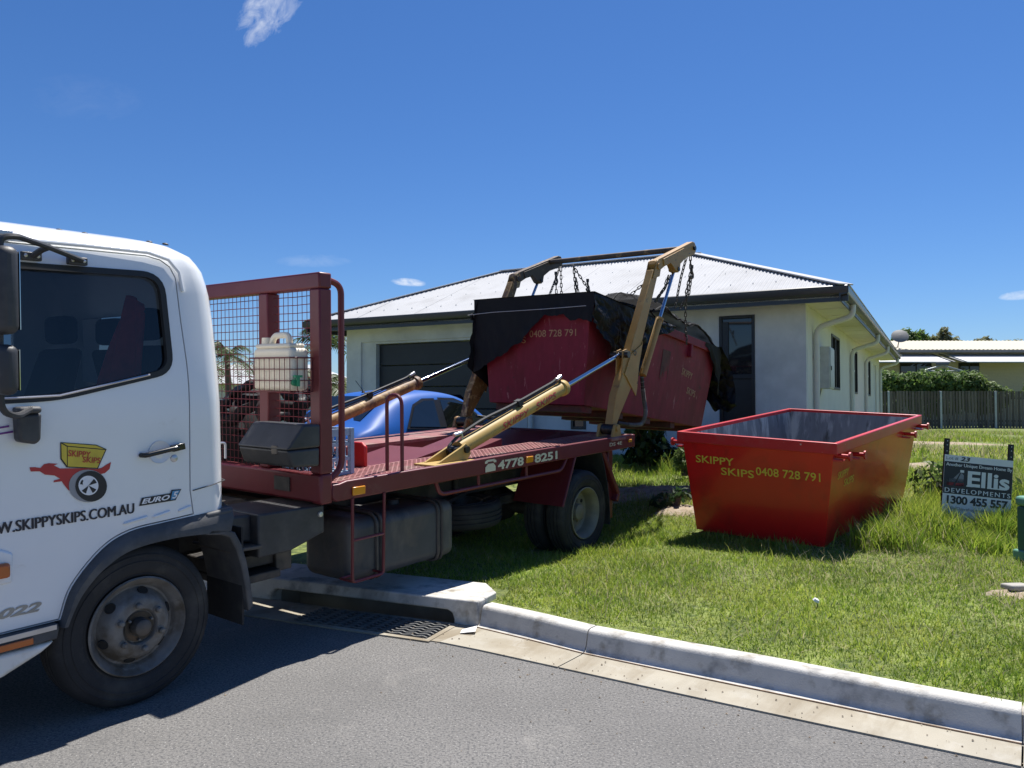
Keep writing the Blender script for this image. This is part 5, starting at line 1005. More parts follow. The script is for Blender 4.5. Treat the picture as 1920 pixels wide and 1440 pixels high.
# rubbish in the hanging bin
rb = thing('rubbish_pile', 'white and grey rubbish heaped under the sheer net in the hanging bin', 'rubbish', mw=TM @ LB @ Matrix.Translation((1.6, 0, .9)))
rs = random.Random(3)
for k in range(26):
    x = rs.uniform(-1.2, 1.3); y = rs.uniform(-.62, .6); b = MB(); n = 7; ph = [rs.uniform(.6, 1.2) for _ in range(n)]; q = Matrix.Rotation(rs.uniform(-.5, .5), 4, 'X') @ Matrix.Rotation(rs.uniform(-.5, .5), 4, 'Y')
    sz = rs.uniform(.10, .22); top = [q @ V(math.cos(2*math.pi*i/n)*sz*ph[i], math.sin(2*math.pi*i/n)*sz*ph[i], .05) for i in range(n)]; bot = [q @ V(math.cos(2*math.pi*i/n)*sz*ph[i], math.sin(2*math.pi*i/n)*sz*ph[i], -.06) for i in range(n)]
    b.add([p+V(x, y, rs.uniform(.05, .2)) for p in top+bot], [tuple(range(n)), tuple(range(n, 2*n))[::-1]]+[(i, (i+1) % n, n+(i+1) % n, n+i) for i in range(n)]); b.build('rubbish_piece', rs.choice(['awning', 'paper', 'meter_grey', 'galv', 'net_black']), rb, smooth=0)
MB().box(-1.4, 1.4, -.6, .6, -.4, -.08).build('fill', 'bin_old_rust', rb, smooth=0)
# ---------------------------------------------------------------- chains (truck coordinates)
lm = MB()
lk = [(math.cos(t)*.013+0, 0, math.sin(t)*.013+(.019 if math.sin(t) >= -1e-9 else -.019)) for t in np.linspace(0, 2*math.pi, 13)[:-1]]
lm.tube(lk, .0065, 6, closed=True); LINK = lm.mesh('link', 60); LINK.materials.append(MATS['dark_steel'])
def chain(label, pts, slack=0., group='lifting chains'):
    pts = [Vector(p) for p in pts]; base = pts[0]; t = thing('lifting_chain', label, 'chain', mw=TM @ Matrix.Translation(base), group=group)
    segs = [(pts[i+1]-pts[i]).length for i in range(len(pts)-1)]; tot = sum(segs); n = max(3, int(tot/.050))
    for k in range(n):
        s = (k+.5)/n*tot; i = 0
        while s > segs[i] and i < len(segs)-1: s -= segs[i]; i += 1
        p = pts[i].lerp(pts[i+1], s/segs[i]); d = (pts[i+1]-pts[i]).normalized(); o = bpy.data.objects.new('link', LINK); COL.objects.link(o); o.parent = t
        q = d.to_track_quat('Z', 'Y').to_matrix().to_4x4() @ Matrix.Rotation(math.pi/2*(k % 2)+.25, 4, 'Z'); o.matrix_local = Matrix.Translation(p-base) @ q
    return t
def hook(label, p):
    t = thing('chain_hook', label, 'hook', mw=TM @ Matrix.Translation(p), group='chain hooks')
    MB().tube(rpath([(0, 0, .05), (0, 0, .0), (.035, 0, -.03), (.03, 0, -.075), (-.02, 0, -.08), (-.03, 0, -.05)], .03), [.014]*26 if 0 else .014, 8).build('hook_body', 'dark_steel', t); MB().cyl((0, 0, .04), (0, 0, .08), .02, 10).build('eye', 'dark_steel', t)
NL = 'chain hanging from the tip of the yellow upper arm '
chain(NL+'down to the netting', [(6.84, .14, 3.03), (6.85, .22, 2.78), (6.86, .30, 2.42)])
chain(NL+'with a grab hook halfway', [(6.90, .12, 3.04), (6.96, .14, 2.86), (7.0, .22, 2.60), (7.12, .28, 2.30), (7.20, .30, 1.98)])
chain(NL+'looped beside the hooked chain', [(6.99, .14, 2.84), (7.0, .18, 2.6), (7.01, .30, 2.42)])
chain('doubled chain hanging from the lug of the yellow upper arm', [(6.42, .18, 2.77), (6.40, .22, 2.62), (6.36, .32, 2.46)])
chain('second strand of the doubled chain under the yellow arm lug', [(6.48, .18, 2.77), (6.47, .24, 2.64), (6.40, .34, 2.47)])
chain('slack chain slanting from the yellow arm lug behind the lower arm', [(6.22, .22, 2.80), (6.10, .30, 2.68), (5.92, .40, 2.52)])
hook('dark steel grab hook on the chain under the yellow arm tip', (6.97, .13, 2.86))
FL_ = 'chain hanging from the rusty far arm '
chain(FL_+'slanting towards the garage', [(6.74, 1.92, 3.03), (6.60, 1.90, 2.84), (6.36, 1.84, 2.60)]); chain(FL_+'straight down beside its hook', [(6.62, 1.9, 2.84), (6.58, 1.86, 2.55)])
chain(FL_+'tip, longest straight strand', [(6.80, 1.94, 3.04), (6.76, 1.9, 2.55)]); chain(FL_+'under the cross bar', [(6.90, 1.80, 3.06), (6.95, 1.78, 2.54)]); chain(FL_+'doubled under the cross bar', [(6.93, 1.78, 2.9), (7.0, 1.76, 2.53)]); chain(FL_+'slanting towards the yellow arm', [(6.88, 1.80, 3.06), (6.98, 1.66, 2.80), (7.10, 1.55, 2.54)])
hook('dark steel grab hook on the slanting chain of the rusty far arm', (6.62, 1.9, 2.88)); hook('dark steel grab hook on the chain below the cross bar', (7.0, 1.64, 2.80))
# ================================================================ loose things carried on the truck
dc = thing('water_drum', 'stained cream plastic water drum with green tap in a wire cage', 'jerry can', mw=TM @ Matrix.Translation((1.07, .28, 1.552)))
MB().box(-.072, .072, -.195, .195, 0, .265).build('body', 'cream_plastic', dc, bevel=.03, seg=4)
MB().box(-.060, .060, -.17, .185, .262, .292).build('shoulder', 'cream_plastic', dc, bevel=.02, seg=3)
MB().tube(rpath([(0, -.09, .28), (0, -.085, .345), (0, .06, .345), (0, .09, .285)], .05, 6), .020, 10).build('handle', 'cream_plastic', dc)
MB().lathe([(0, .05), (.032, .048), (.034, 0)], (0, .14, .285), (0, 0, 1), 16).build('cap', 'cream_plastic', dc)
b = MB(); b.cyl((-.045, -.185, .065), (-.045, -.235, .065), .012, 10); b.cyl((-.045, -.23, .085), (-.045, -.23, .028), .012, 10); b.box(-.072, -.020, -.242, -.218, .082, .096); b.lathe([(0, .012), (.018, .01), (.020, -.01), (0, -.012)], (-.062, -.215, .05), (0, 1, 0), 12); b.build('tap', 'green_plastic', dc)
cr = thing('milk_crate', 'pale blue plastic milk crate standing behind the headboard', 'crate', mw=TM @ Matrix.Translation((1.49, .44, .957)))
b = MB(); W_ = .155; Hc = .32
for x in (-W_, W_):
    for y in (-W_, W_): b.box(x-.016, x+.016, y-.016, y+.016, 0, Hc)
for z in (0, .10, .20, Hc-.05):
    for s_ in (-W_, W_): b.box(-W_, W_, s_-.008, s_+.008, z, z+.022 if z < .25 else Hc); b.box(s_-.008, s_+.008, -W_, W_, z, z+.022 if z < .25 else Hc)
for k in range(1, 5):
    q = -W_+2*W_*k/5
    for s_ in (-W_, W_): b.box(q-.005, q+.005, s_-.004, s_+.004, .02, Hc-.05); b.box(s_-.004, s_+.004, q-.005, q+.005, .02, Hc-.05)
b.build('crate_frame', 'crate_blue', cr, smooth=0); MB().box(-W_, W_, -W_, W_, .004, .012).build('crate_floor', 'crate_blue', cr, smooth=0)
cc = MB(); rs = random.Random(2)
for k in range(70): p = V(rs.uniform(-.12, .12), rs.uniform(-.12, .12), rs.uniform(.03, .15)); cc.lathe([(.012, -.012), (.02, 0), (.012, .012)], p, (rs.uniform(-1, 1), rs.uniform(-1, 1), rs.uniform(-1, 1)), 7)
ch = cc.build('coiled_chain', 'chrome', mw=TM @ Matrix.Translation((1.49, .44, .957))); tag(ch, 'shiny coiled chain lying inside the pale blue milk crate', 'chain')
nbn = thing('net_bundle', 'heap of bundled black netting piled behind the headboard mesh', 'netting', mw=TM @ Matrix.Translation((1.42, 1.15, .957)))
rs = random.Random(8)
for k in range(34):
    b = MB(); p = V(rs.uniform(-.08, .30), rs.uniform(-.55, .75), rs.uniform(.03, .55)); pts = []
    for i in range(9): p = p+V(rs.uniform(-.10, .10), rs.uniform(-.16, .16), rs.uniform(-.07, .07)); p.z = min(.62, max(.03, p.z)); p.x = min(.34, max(-.10, p.x)); p.y = min(.85, max(-.62, p.y)); pts.append(p.copy())
    b.tube(rpath(pts, .06, 3), rs.uniform(.018, .045), 6); b.build('net_fold', rs.choice(['net_black', 'plastic_sheet']), nbn, smooth=60)
MB().lathe([(0, .42), (.20, .40), (.30, .25), (.33, .0)], (.12, .25, .0), (0, 0, 1), 12).build('net_core', 'net_black', nbn); MB().lathe([(0, .34), (.16, .32), (.26, .2), (.28, .0)], (.10, -.3, .0), (0, 0, 1), 12).build('net_core', 'net_black', nbn)
hs_ = MB(); 
def gshirt(u, v):
    y = .50+.40*(v-.5)*(.38+1.0*u**.7); z = 2.10-.66*u-.05*(2*v-1)**2*(1-u)-.03*math.sin(v*11)*u; return (.225-.13*u-.030*math.sin(v*14+u*3)*(.3+u)+.05*(2*v-1)**2, y, z)
hs_.grid(gshirt, 24, 24); hs_.v = [(a, b_, c) for a, b_, c in hs_.v]; base = V(.2, .5, 1.5); hs_.v = [tuple(Vector(q)-base) for q in hs_.v]
sh_o = hs_.build('work_shirt', 'cloth_red', mw=TM @ Matrix.Translation(base), smooth=80); sl_ = sh_o.modifiers.new('thick', 'SOLIDIFY'); sl_.thickness = .012
tag(sh_o, 'red work shirt hung over the seat inside the white cab', 'shirt')
# ================================================================ blue car behind the tray
ch_ = Vector((.50, .866, 0)); cl_ = Vector((-.866, .50, 0)); CO = Vector((-1.72, 8.62, 0))+cl_*.84
CM = Matrix(((ch_.x, cl_.x, 0, CO.x), (ch_.y, cl_.y, 0, CO.y), (0, 0, 1, .22), (0, 0, 0, 1)))
car = thing('parked_car', 'blue sedan parked between the truck tray and the garage', 'car', mw=CM)
ST = [  # x, sill z, belt z, roof z, half width low, belt, roof
 (0.00, .40, .70, .72, .62, .60, .55), (.06, .30, .88, .92, .76, .72, .60), (.30, .24, .97, 1.00, .83, .79, .62), (.42, .24, .98, 1.06, .84, .80, .62), (.95, .22, .98, 1.37, .85, .815, .58), (1.35, .21, .965, 1.435, .85, .825, .60), (1.9, .20, .95, 1.45, .85, .83, .615), (2.4, .20, .93, 1.40, .85, .83, .60), (2.75, .20, .915, 1.27, .85, .82, .60), (3.2, .21, .905, .97, .85, .80, .62), (3.6, .22, .85, .90, .84, .77, .60), (4.0, .26, .74, .78, .78, .70, .52), (4.25, .36, .58, .60, .60, .56, .45)]
def sec(s):
    x, zs, zb, zr, wl, wb, wr = s; return [(x, -wl+.04, zs), (x, -wl, zs+.16), (x, -wl-.005, (zs+zb)/2+.05), (x, -wb, zb), (x, -(wb*.35+wr*.65)-.01, zb+(zr-zb)*.72), (x, -wr, zr-.015*(zr-zb > .2)-.0), (x, -wr*.75, zr+.02), (x, 0, zr+.045)]
b = MB(); vs = []; m = 8
for s in ST:
    h_ = sec(s); vs += h_+[(x, -y, z) for x, y, z in h_[-2::-1]]
m = 15; n = len(ST)
b.add(vs, [(i*m+j, i*m+m+j, i*m+m+j+1, i*m+j+1) for i in range(n-1) for j in range(m-1)]+[tuple(range(m))[::-1], tuple((n-1)*m+j for j in range(m))]+[(i*m, i*m+m-1, i*m+2*m-1, i*m+m) for i in range(n-1)])
body = b.build('body', 'car_blue', car, smooth=50); sb_ = body.modifiers.new('sub', 'SUBSURF'); sb_.levels = 2; sb_.render_levels = 2
def cside(x, z, sg=-1, k=.012):
    c = [np.interp(x, [s[0] for s in ST], [s[i] for s in ST]) for i in range(7)]; zb, zr, wb, wr = c[2], c[3], c[5], c[6]; f = min(1, max(0, (z-zb)/max(.05, zr-zb))); y = wb+(wr*.65+wb*.35-wb+.01)*f/.72 if f < .72 else (wb*.35+wr*.65+.01)+(wr-(wb*.35+wr*.65+.01))*(f-.72)/.28
    return (x, sg*(y+k), z)
for sg in (-1, 1):
    REARW = [(.98, 1.005), (1.60, .985), (1.64, 1.33), (1.42, 1.325), (1.20, 1.25)]; FRONTW = [(1.76, .98), (2.78, .955), (2.70, 1.08), (2.40, 1.27), (2.15, 1.335), (1.78, 1.34)]
    for W in (REARW, FRONTW):
        q = MB().add([cside(x, z, sg, .004) for x, z in grow(W, .03)], [tuple(range(len(W)))]); f_ = q.build('window_frame', 'car_trim', car, smooth=0); q = MB().add([cside(x, z, sg, .012) for x, z in W], [tuple(range(len(W)))]); q.build('window', 'car_glass', f_, smooth=0)
    MB().add([cside(x, z, sg, .009) for x, z in ((1.60, .985), (1.78, .98), (1.80, 1.34), (1.62, 1.34))], [(0, 1, 2, 3)]).build('pillar_trim', 'car_trim', car, smooth=0)
    for wx in (.75, 3.35):
        w_ = MB().lathe([(.19, .02), (.24, .0), (.29, .01), (.305, .04), (.305, .16), (.29, .18), (.19, .18)], (wx, sg*.86, .305), (0, -sg, 0), 36, close=True).build('wheel', 'rubber_plain', car); MB().lathe([(.195, .03), (.17, .02), (.06, .03), (0, .02)], (wx, sg*.86, .305), (0, -sg, 0), 30).build('rim', 'silver', w_)
    MB().box(2.72, 2.82, sg*.86-.05, sg*.86+.09, .97, 1.08).build('side_mirror', 'car_blue', car, bevel=.03, seg=3)
    MB().box(-.02, .10, sg*.62-.10, sg*.62+.10, .70, .86).build('tail_lamp', 'amber_dark', car, bevel=.03)
RW = [(.42, -.50, 1.085), (.42, .50, 1.085), (.90, .46, 1.385), (.90, -.46, 1.385)]; MB().add(RW, [(0, 1, 2, 3)]).build('rear_screen', 'car_glass', car, smooth=0)
MB().add([(2.52, -.52, 1.415), (2.52, .52, 1.415), (3.12, .58, 1.05), (3.12, -.58, 1.05)], [(0, 1, 2, 3)]).build('windscreen', 'car_glass', car, smooth=0)
b = MB(); b.tube([(1.05, .0, 1.45), (.90, 0, 1.58)], .004, 5); b.lathe([(.03, 0), (.012, .03), (0, .035)], (1.05, 0, 1.425), (0, 0, 1), 10); b.build('aerial', 'rubber_plain', car)
# ================================================================ builder's sign, green pillar, litter
sn = thing('builder_sign', 'black and white builder lot sign on two black stakes in long grass', 'sign', (4.52, 7.55, .22), R(-4)); sn.rotation_euler = (R(-4), R(5.5), R(-8))
MB().box(-.315, .315, -.003, .003, .0, .765).build('panel', 'sign_white', sn, smooth=0)
def sbox(name, x0, x1, z0, z1, m, k=.0045): return MB().add([(x0, -k, z0), (x1, -k, z0), (x1, -k, z1), (x0, -k, z1)], [(0, 1, 2, 3)]).build(name, m, sn, smooth=0, fixn=False)
sbox('header_band', -.313, .313, .385, .70, 'sign_black')
def st(name, s, m, x0, z0, wd, ht, **k): return lettering(name, s, m, (x0, -.006, z0), (1, 0, 0), (0, 0, 1), wd, ht, sn, **k)
st('lot_number', 'Lot #', 'sign_grey', -.30, .715, .11, .034, bold=.004); st('lot_number', '23', 'sign_black', -.17, .712, .09, .042, bold=.03, shear=.2)
st('sign_line', 'Another Unique Dream Home By', 'sign_white', -.30, .646, .605, .042, bold=0, fat=.0012)
st('company_name', 'Ellis', 'sign_white', -.095, .468, .385, .155, bold=.028)
for x0, x1, z in ((-.095, -.05, .468), (.095, .135, .468), (.148, .185, .468), (.19, .225, .468)): sbox('serif', x0-.008, x1+.006, z, z+.012, 'sign_white', .0065)
st('company_line', 'DEVELOPMENTS', 'sign_white', -.30, .397, .60, .044, spacing=1.25, bold=0, fat=.001); st('sign_phone', '1300 455 557', 'sign_black', -.275, .285, .56, .082, bold=.035, spacing=.95)
st('sign_web', 'EllisDevelopments.com.au', 'sign_grey', -.26, .222, .54, .038, bold=.004); st('licence', 'QBCC 1100852', 'sign_grey', -.25, .135, .33, .035, bold=.003); st('small_print', 'Master Builders', 'sign_grey', .19, .15, .10, .020, bold=.003)
sbox('house_mark_red', -.285, -.125, .465, .495, 'sign_red'); sbox('house_mark', -.285, -.13, .500, .535, 'sign_grey'); MB().add([(-.225, -.005, .536), (-.13, -.005, .536), (-.13, -.005, .575), (-.155, -.005, .60), (-.17, -.005, .60)], [(0, 1, 2, 3, 4)]).build('house_mark', 'sign_grey', sn, smooth=0, fixn=False); sbox('house_mark_top', -.165, -.13, .60, .625, 'sign_white', .0055); MB().add([(-.225, -.0065, .465), (-.21, -.0065, .465), (-.155, -.0065, .60), (-.165, -.0065, .60)], [(0, 1, 2, 3)]).build('house_mark_line', 'sign_black', sn, smooth=0, fixn=False)
for x in (-.295, .295): 
    q = MB().prism([(x-.022, -.3), (x+.022, -.3), (x+.022, .925), (x-.022, .925)], .004, .012).build('stake', 'stake', sn, smooth=0); MB().box(x-.022, x-.016, .012, .030, -.3, .925).build('stake_flange', 'stake', q, smooth=0)
    for z in (.80, .86, .90): MB().lathe([(0, .002), (.005, 0)], (x, .003, z), (0, -1, 0), 8).build('hole', 'sign_white', q)
pl = thing('utility_pillar', 'small green electricity pillar at the edge of the lawn', 'utility pillar', (4.37, 6.35, .20), R(8))
MB().box(-.145, .145, -.12, .12, 0, .46).build('body', 'pillar_green', pl, bevel=.02, seg=3); MB().box(-.155, .155, -.13, .13, .462, .545).build('lid', 'pillar_lid', pl, bevel=.03, seg=3); MB().box(-.17, .17, -.14, .14, -.06, .10).build('collar', 'pillar_lid', pl, bevel=.015)
pp = MB().add([(-.05, -.03, 0), (.05, -.035, .012), (.06, .03, .03), (-.04, .035, .004), (-.05, -.03, -.003), (.05, -.035, .009), (.06, .03, .027), (-.04, .035, .001)], [(0, 1, 2, 3), (7, 6, 5, 4), (0, 4, 5, 1), (1, 5, 6, 2), (2, 6, 7, 3), (3, 7, 4, 0)]).build('paper_scrap', 'paper', smooth=0); pp.location = (-.29, 5.10, .014); tag(pp, 'white scrap of paper lying in the gutter by the drain inlet', 'litter')
p2 = MB().lathe([(0, .022), (.018, .016), (.024, 0), (.012, -.006)], (0, 0, 0), (.2, .3, 1), 9).build('litter_lump', 'paper', smooth=30); p2.location = (2.02, 5.15, .20); p2.rotation_euler = (.5, .3, 0); tag(p2, 'small crumpled white wrapper lying on the mown lawn', 'litter')
p3 = MB().box(-.10, .10, -.05, .05, -.02, .02).build('broken_paver', 'concrete', bevel=.012); p3.location = (3.62, 5.55, .20); p3.rotation_euler = (0, .05, .3); tag(p3, 'broken pale concrete piece at the bare patch of lawn', 'rubble')
# soil patches beside the truck and bin
def patch(name, cx, cy, rx, ry, rot, h, seed, label=None):
    r_ = random.Random(seed); b = MB(); n = 28; vs = [(cx, cy, hgt(cx, cy)+h)]; rings = 4
    for k in range(1, rings+1):
        for i in range(n):
            a = 2*math.pi*i/n; q = k/rings*(1+.16*math.sin(3*a+seed)+.10*math.sin(7*a)); dx = rx*q*math.cos(a); dy = ry*q*math.sin(a); x = cx+dx*math.cos(rot)-dy*math.sin(rot); y = cy+dx*math.sin(rot)+dy*math.cos(rot); vs.append((x, y, hgt(x, y)+(h*(1-(k/rings)**2)+r_.uniform(-.012, .014) if k < rings else -.02)+.012))
    fs = [(0, 1+i, 1+(i+1) % n) for i in range(n)]+[(1+(k-1)*n+i, 1+k*n+i, 1+k*n+(i+1) % n, 1+(k-1)*n+(i+1) % n) for k in range(1, rings) for i in range(n)]; o = b.add(vs, fs).build(name, 'soil', smooth=60); return struct(o)
patch('bare_soil', 1.75, 10.0, .9, .55, .3, .06, 1); patch('bare_soil', 2.05, 8.75, .5, .3, -.3, .03, 2); patch('bare_soil', 10.2, 21, 3.2, .9, .1, .05, 3); patch('bare_soil', 6.2, 11.8, .8, .5, 0, .03, 4); patch('bare_soil', 3.75, 5.5, .38, .22, .2, .015, 5)
rs = random.Random(12)
for k in range(9):
    x = 1.7+rs.uniform(-.6, .7); y = 10.0+rs.uniform(-.4, .4); s_ = rs.uniform(.03, .09); b = MB().lathe([(0, s_*.6), (s_*.7, s_*.35), (s_, 0), (s_*.6, -s_*.4)], (0, 0, 0), (rs.uniform(-.4, .4), rs.uniform(-.4, .4), 1), 7); o = b.build('soil_clod', 'soil', smooth=0); o.location = (x, y, hgt(x, y)+.06); tag(o, 'dry clod of soil on the bare heap behind the truck', 'clod', 'clods on the soil heap')
shrub('weed_plant', 'tall dark leafy weed growing by the house wall behind the truck', (2.12, 12.4, .50), [(0, 0, .55, .34, .3, .40), (.15, -.1, .95, .22, .2, .30), (-.15, 0, .85, .25, .2, .25), (.1, 0, .25, .45, .3, .25)], 900, .16, 'leaf_dark', 41, cat='plant')
shrub('weed_plant', 'small pale leafy weed between the soil heap and the house', (2.55, 11.2, .46), [(0, 0, .18, .22, .18, .16), (.25, 0, .12, .2, .16, .12), (-.1, .0, .32, .10, .1, .12)], 420, .085, 'leaf_light', 42, cat='plant')
shrub('weed_plant', 'dark sprig of weed at the front corner of the red bin', (1.75, 8.9, .26), [(0, 0, .14, .16, .1, .12), (.2, 0, .2, .12, .1, .08)], 60, .10, 'leaf_dark', 43, cat='plant')
shrub('weed_plant', 'green leafy weed growing against the far side of the red bin', (4.85, 8.1, .30), [(0, 0, .25, .3, .3, .25), (.3, .3, .3, .35, .3, .28), (-.1, .4, .3, .3, .3, .3)], 1100, .085, 'leaf_light', 44, cat='plant')
shrub('weed_plant', 'dark straggly weeds along the house wall behind the red bin', (3.2, 12.3, .52), [(-.3, 0, .15, .35, .2, .2), (.4, 0, .12, .45, .2, .18)], 700, .10, 'leaf_dark', 45, cat='plant')
# ================================================================ grass
BINV = BM.inverted(); TMI = TM.inverted(); HMI = HM.inverted()
def mask(X, Y):
    keep = np.ones(len(X), bool)
    for M_, x0, x1, y0, y1 in ((BINV, -.02, 2.66, -.64, .64), (HMI, -10.1, .02, -.05, 20), (TMI, 3.95, 4.62, -.03, .5), (TMI, 3.95, 4.62, 1.6, 2.1)):
        lx = M_[0][0]*X+M_[0][1]*Y+M_[0][2]*.2+M_[0][3]; ly = M_[1][0]*X+M_[1][1]*Y+M_[1][2]*.2+M_[1][3]; keep &= ~((lx > x0) & (lx < x1) & (ly > y0) & (ly < y1))
    # storm drain slab
    dx = X+2.05; dy = Y-6.04; u = dx*LU.x+dy*LU.y; v = dx*LN.x+dy*LN.y; keep &= ~((u > -.1) & (u < 2.0) & (v < .54))
    for cx, cy, rx, ry in ((1.75, 10.0, .75, .45), (2.05, 8.75, .36, .22), (10.2, 21, 2.8, .8), (6.2, 11.8, .6, .4), (3.75, 5.5, .28, .16)): keep &= (((X-cx)/rx)**2+((Y-cy)/ry)**2) > np.random.rand(len(X))*.9+.1
    return keep
def vnoise(X, Y, sc, seed):
    rs_ = np.random.RandomState(seed); G = rs_.rand(64, 64); x = X*sc+100; y = Y*sc+100; i = np.floor(x).astype(int); j = np.floor(y).astype(int); f = x-i; g = y-j; f = f*f*(3-2*f); g = g*g*(3-2*g)
    a = G[i % 64, j % 64]; b_ = G[(i+1) % 64, j % 64]; c = G[i % 64, (j+1) % 64]; d = G[(i+1) % 64, (j+1) % 64]; return (a*(1-f)+b_*f)*(1-g)+(c*(1-f)+d*f)*g
SX = np.array([t[0] for t in HT]); SY = np.array([t[1] for t in HT])
def hvec(X, Y):
    s = X*N0[0]+Y*N0[1]-4.14; b = .018*np.sin(X*2.1+.5)*np.cos(Y*1.7)+.010*np.sin(X*5.3+Y*4.1); dx = X+1.873; dy = Y-3.898; lx = .6014*dx+.798*dy; ly = -.799*dx+.6008*dy; return np.interp(s, SX, SY)+np.where(s > .5, b*np.clip(s-.5, 0, 1), 0)-.105*np.exp(-((lx-4.3)/1.0)**2-((ly-1.0)/1.35)**4)
def blades(name, X, Y, hgt_, wid, lean, strawp, label, seed):
    rs_ = np.random.RandomState(seed); n = len(X); Z = hvec(X, Y)-.008; az = rs_.rand(n)*2*np.pi; la = rs_.rand(n)*2*np.pi; ln = lean*(.3+rs_.rand(n))*hgt_
    wx = np.cos(az)*wid/2; wy = np.sin(az)*wid/2; lx = np.cos(la)*ln; ly = np.sin(la)*ln; hz = np.sqrt(np.maximum(hgt_**2-(ln*.8)**2, (hgt_*.25)**2))
    Vt = np.empty((n, 5, 3)); Vt[:, 0] = np.stack([X-wx, Y-wy, Z], 1); Vt[:, 1] = np.stack([X+wx, Y+wy, Z], 1)
    Vt[:, 2] = np.stack([X-wx*.8+lx*.35, Y-wy*.8+ly*.35, Z+hz*.6], 1); Vt[:, 3] = np.stack([X+wx*.8+lx*.35, Y+wy*.8+ly*.35, Z+hz*.6], 1); Vt[:, 4] = np.stack([X+lx, Y+ly, Z+hz], 1)
    me = bpy.data.meshes.new(name); me.vertices.add(n*5); me.vertices.foreach_set('co', Vt.astype('f').ravel())
    base = (np.arange(n)*5)[:, None]; lp = (base+np.array([[0, 1, 3, 2, 2, 3, 4]])).astype('i'); me.loops.add(n*7); me.loops.foreach_set('vertex_index', lp.ravel())
    me.polygons.add(n*2); ls = np.stack([np.arange(n)*7, np.arange(n)*7+4], 1).astype('i'); me.polygons.foreach_set('loop_start', ls.ravel()); me.update(calc_edges=True)
    nv = vnoise(X, Y, 1.3, 5)*.6+vnoise(X, Y, 4.1, 6)*.4; r_ = rs_.rand(n); mi = np.where(r_ < .5, 0, np.where(r_ < .5+.9*np.clip(nv-.3, 0, .5), 1, 2)); mi = np.where(rs_.rand(n) < strawp*np.clip((vnoise(X, Y, .9, 9)-.35)*3.0, .15, 2.0), 3, mi)
    me.polygons.foreach_set('material_index', np.repeat(mi, 2).astype('i'))
    for k in ('grass_a', 'grass_b', 'grass_c', 'grass_straw'): me.materials.append(MATS[k])
    o = bpy.data.objects.new(name, me); COL.objects.link(o); stuff(o); o['label'] = label; o['category'] = 'grass'; return o
def scatter(cnt, a0, a1, n0, n1, seed):
    rs_ = np.random.RandomState(seed); A = a0+(a1-a0)*rs_.rand(cnt); O_ = n0+(n1-n0)*rs_.rand(cnt); K_ = np.interp(A, [k[0] for k in KT], [k[1] for k in KT])+.125
    P = A[:, None]*T0+(K_+O_)[:, None]*N0; X, Y = P[:, 0], P[:, 1]; k = mask(X, Y); return X[k], Y[k], O_[k]
X, Y, O_ = scatter(235000, -5.2, 2.6, .0, 4.6, 1); rs_ = np.random.RandomState(77); d = 1+.5*(vnoise(X, Y, 1.7, 3)-.5)*2
edge = np.clip(O_/.12, .35, 1); blades('lawn_grass', X, Y, (.024+.042*rs_.rand(len(X))**1.8)*d*edge+.006, .0038+.0038*rs_.rand(len(X)), .95, .22, 'short mown green lawn grass between the kerb and the bins', 2)
X, Y, O_ = scatter(150000, -12.5, 4.0, 4.4, 10.5, 4); rs_ = np.random.RandomState(78); dd = vnoise(X, Y, .8, 4); k = dd > .22+.25*rs_.rand(len(X)); X, Y = X[k], Y[k]; dd = dd[k]
blades('rough_grass', X, Y, (.05+.09*rs_.rand(len(X))**2)*(.5+dd), .005+.004*rs_.rand(len(X)), .7, .28, 'uneven rough grass on the rise around the bins and house', 5)
X, Y, O_ = scatter(120000, -16, 8, 10.5, 35, 6); rs_ = np.random.RandomState(79); dd = vnoise(X, Y, .45, 8); k = dd > .25+.3*rs_.rand(len(X)); X, Y = X[k], Y[k]
blades('yard_grass', X, Y, .08+.16*rs_.rand(len(X))**2, .012+.01*rs_.rand(len(X)), .7, .55, 'patchy dry yard grass in front of the paling fence', 7)
# pale runners and dead stems tangled in the mown lawn
X, Y, O_ = scatter(5200, -4.6, 2.4, .15, 4.6, 61); rs_ = np.random.RandomState(62); k = vnoise(X, Y, 1.1, 63) > .45; X, Y = X[k], Y[k]
blades('lawn_runners', X, Y, .07+.10*rs_.rand(len(X)), .0038+.003*rs_.rand(len(X)), 1.25, 3.0, 'pale dry runners tangled through the mown lawn', 64)
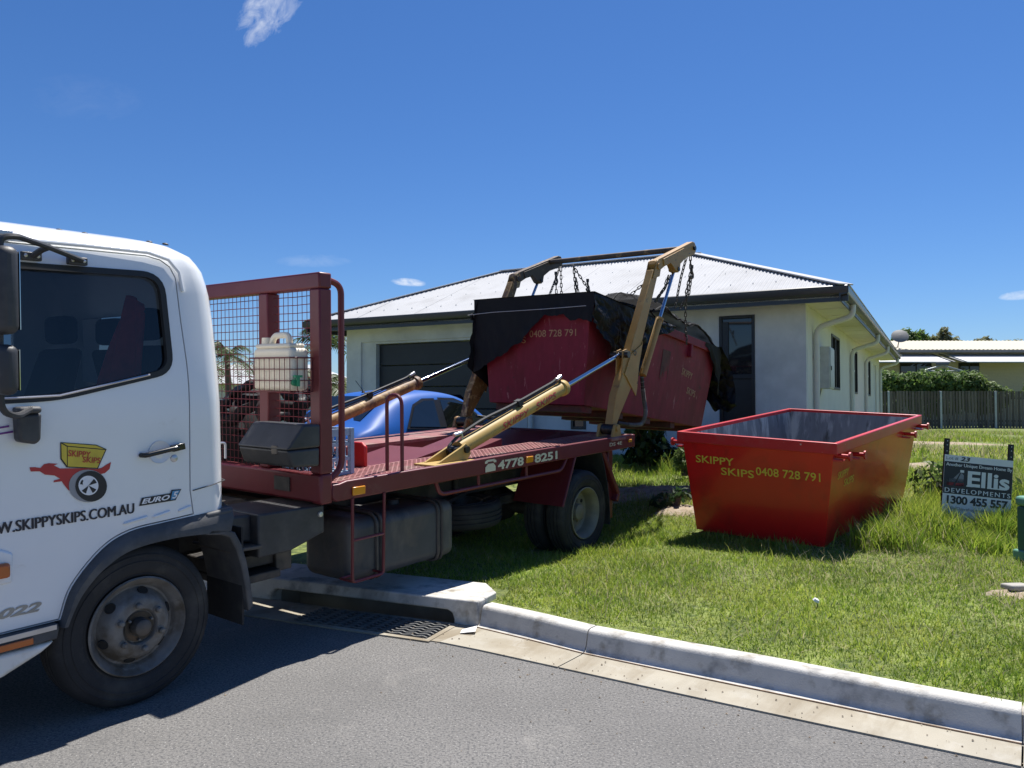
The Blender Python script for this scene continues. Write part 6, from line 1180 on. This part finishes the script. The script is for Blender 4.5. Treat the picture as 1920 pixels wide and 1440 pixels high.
# grit along the road edge
rs_ = np.random.RandomState(31); b = MB()
for k in range(520):
    a = -2.6+6.6*rs_.rand()-1.2; n_ = En(a)+rs_.normal()*.10+(.10 if rs_.rand() < .5 else -.12) if rs_.rand() < .75 else En(a)-1.6*rs_.rand(); s_ = .0022+.006*rs_.rand()**3; x, y, _ = AN(a, n_); zz = .010 if n_ > En(a) else .002
    b.add([(x+s_*math.cos(t)*(.7+.5*rs_.rand()), y+s_*math.sin(t)*(.7+.5*rs_.rand()), zz) for t in (0, 1.3, 2.5, 3.8, 5.1)]+[(x, y, zz+s_*.9)], [(0, 1, 5), (1, 2, 5), (2, 3, 5), (3, 4, 5), (4, 0, 5)])
gr_ = stuff(b.build('road_grit', 'soil', smooth=0, fixn=False)); gr_['label'] = 'loose grit scattered along the edge of the road'; gr_['category'] = 'grit'
# long clumps beside the bin, sign and pillar
cl = []; rs_ = np.random.RandomState(15)
def clump(cx, cy, r_, n, h): cl.append((cx+rs_.normal(size=n)*r_, cy+rs_.normal(size=n)*r_, h*(.45+.55*rs_.rand(n))))
for k in range(46):
    t = rs_.rand(); cx = 3.35+1.75*t+rs_.normal()*.10; cy = 7.05+1.75*t+rs_.normal()*.10-.12; clump(cx, cy, .10, 150, .16+.24*rs_.rand())
for k in range(22): clump(4.0+1.1*rs_.rand(), 7.20+.28*rs_.rand(), .08, 130, .16+.20*rs_.rand())
for k in range(26): clump(4.95+1.0*rs_.rand(), 7.5+1.6*rs_.rand(), .10, 150, .30+.30*rs_.rand())
for k in range(10): clump(4.0+.3*rs_.rand(), 6.6+.4*rs_.rand(), .07, 90, .12+.14*rs_.rand())
for k in range(14): q = rs_.rand(); clump(1.86+.95*q-.10, 7.78-.84*q-.10, .07, 40, .07+.09*rs_.rand())
for k in range(18): clump(2.4+1.6*rs_.rand(), 11.6+.6*rs_.rand(), .10, 60, .18+.25*rs_.rand())
for k in range(16): clump(.2+1.2*rs_.rand(), 6.9+.8*rs_.rand(), .08, 60, .07+.08*rs_.rand())
X = np.concatenate([c[0] for c in cl]); Y = np.concatenate([c[1] for c in cl]); Hh = np.concatenate([c[2] for c in cl]); k = mask(X, Y)
blades('long_grass', X[k], Y[k], Hh[k], .006+.004*rs_.rand(k.sum()), .65, .10, 'long unmown grass clumps beside the red bin and the sign', 16)
# seed heads along the far fence
X, Y, O_ = scatter(6000, -9, -1, 30, 35, 18); rs_ = np.random.RandomState(19); k = (np.abs(Y-38.2) < .6) & (X > 17); blades('fence_weeds', X[k], Y[k], .25+.55*rs_.rand(k.sum()), .02+.02*rs_.rand(k.sum()), .5, .5, 'thin dry weeds along the foot of the paling fence', 20)
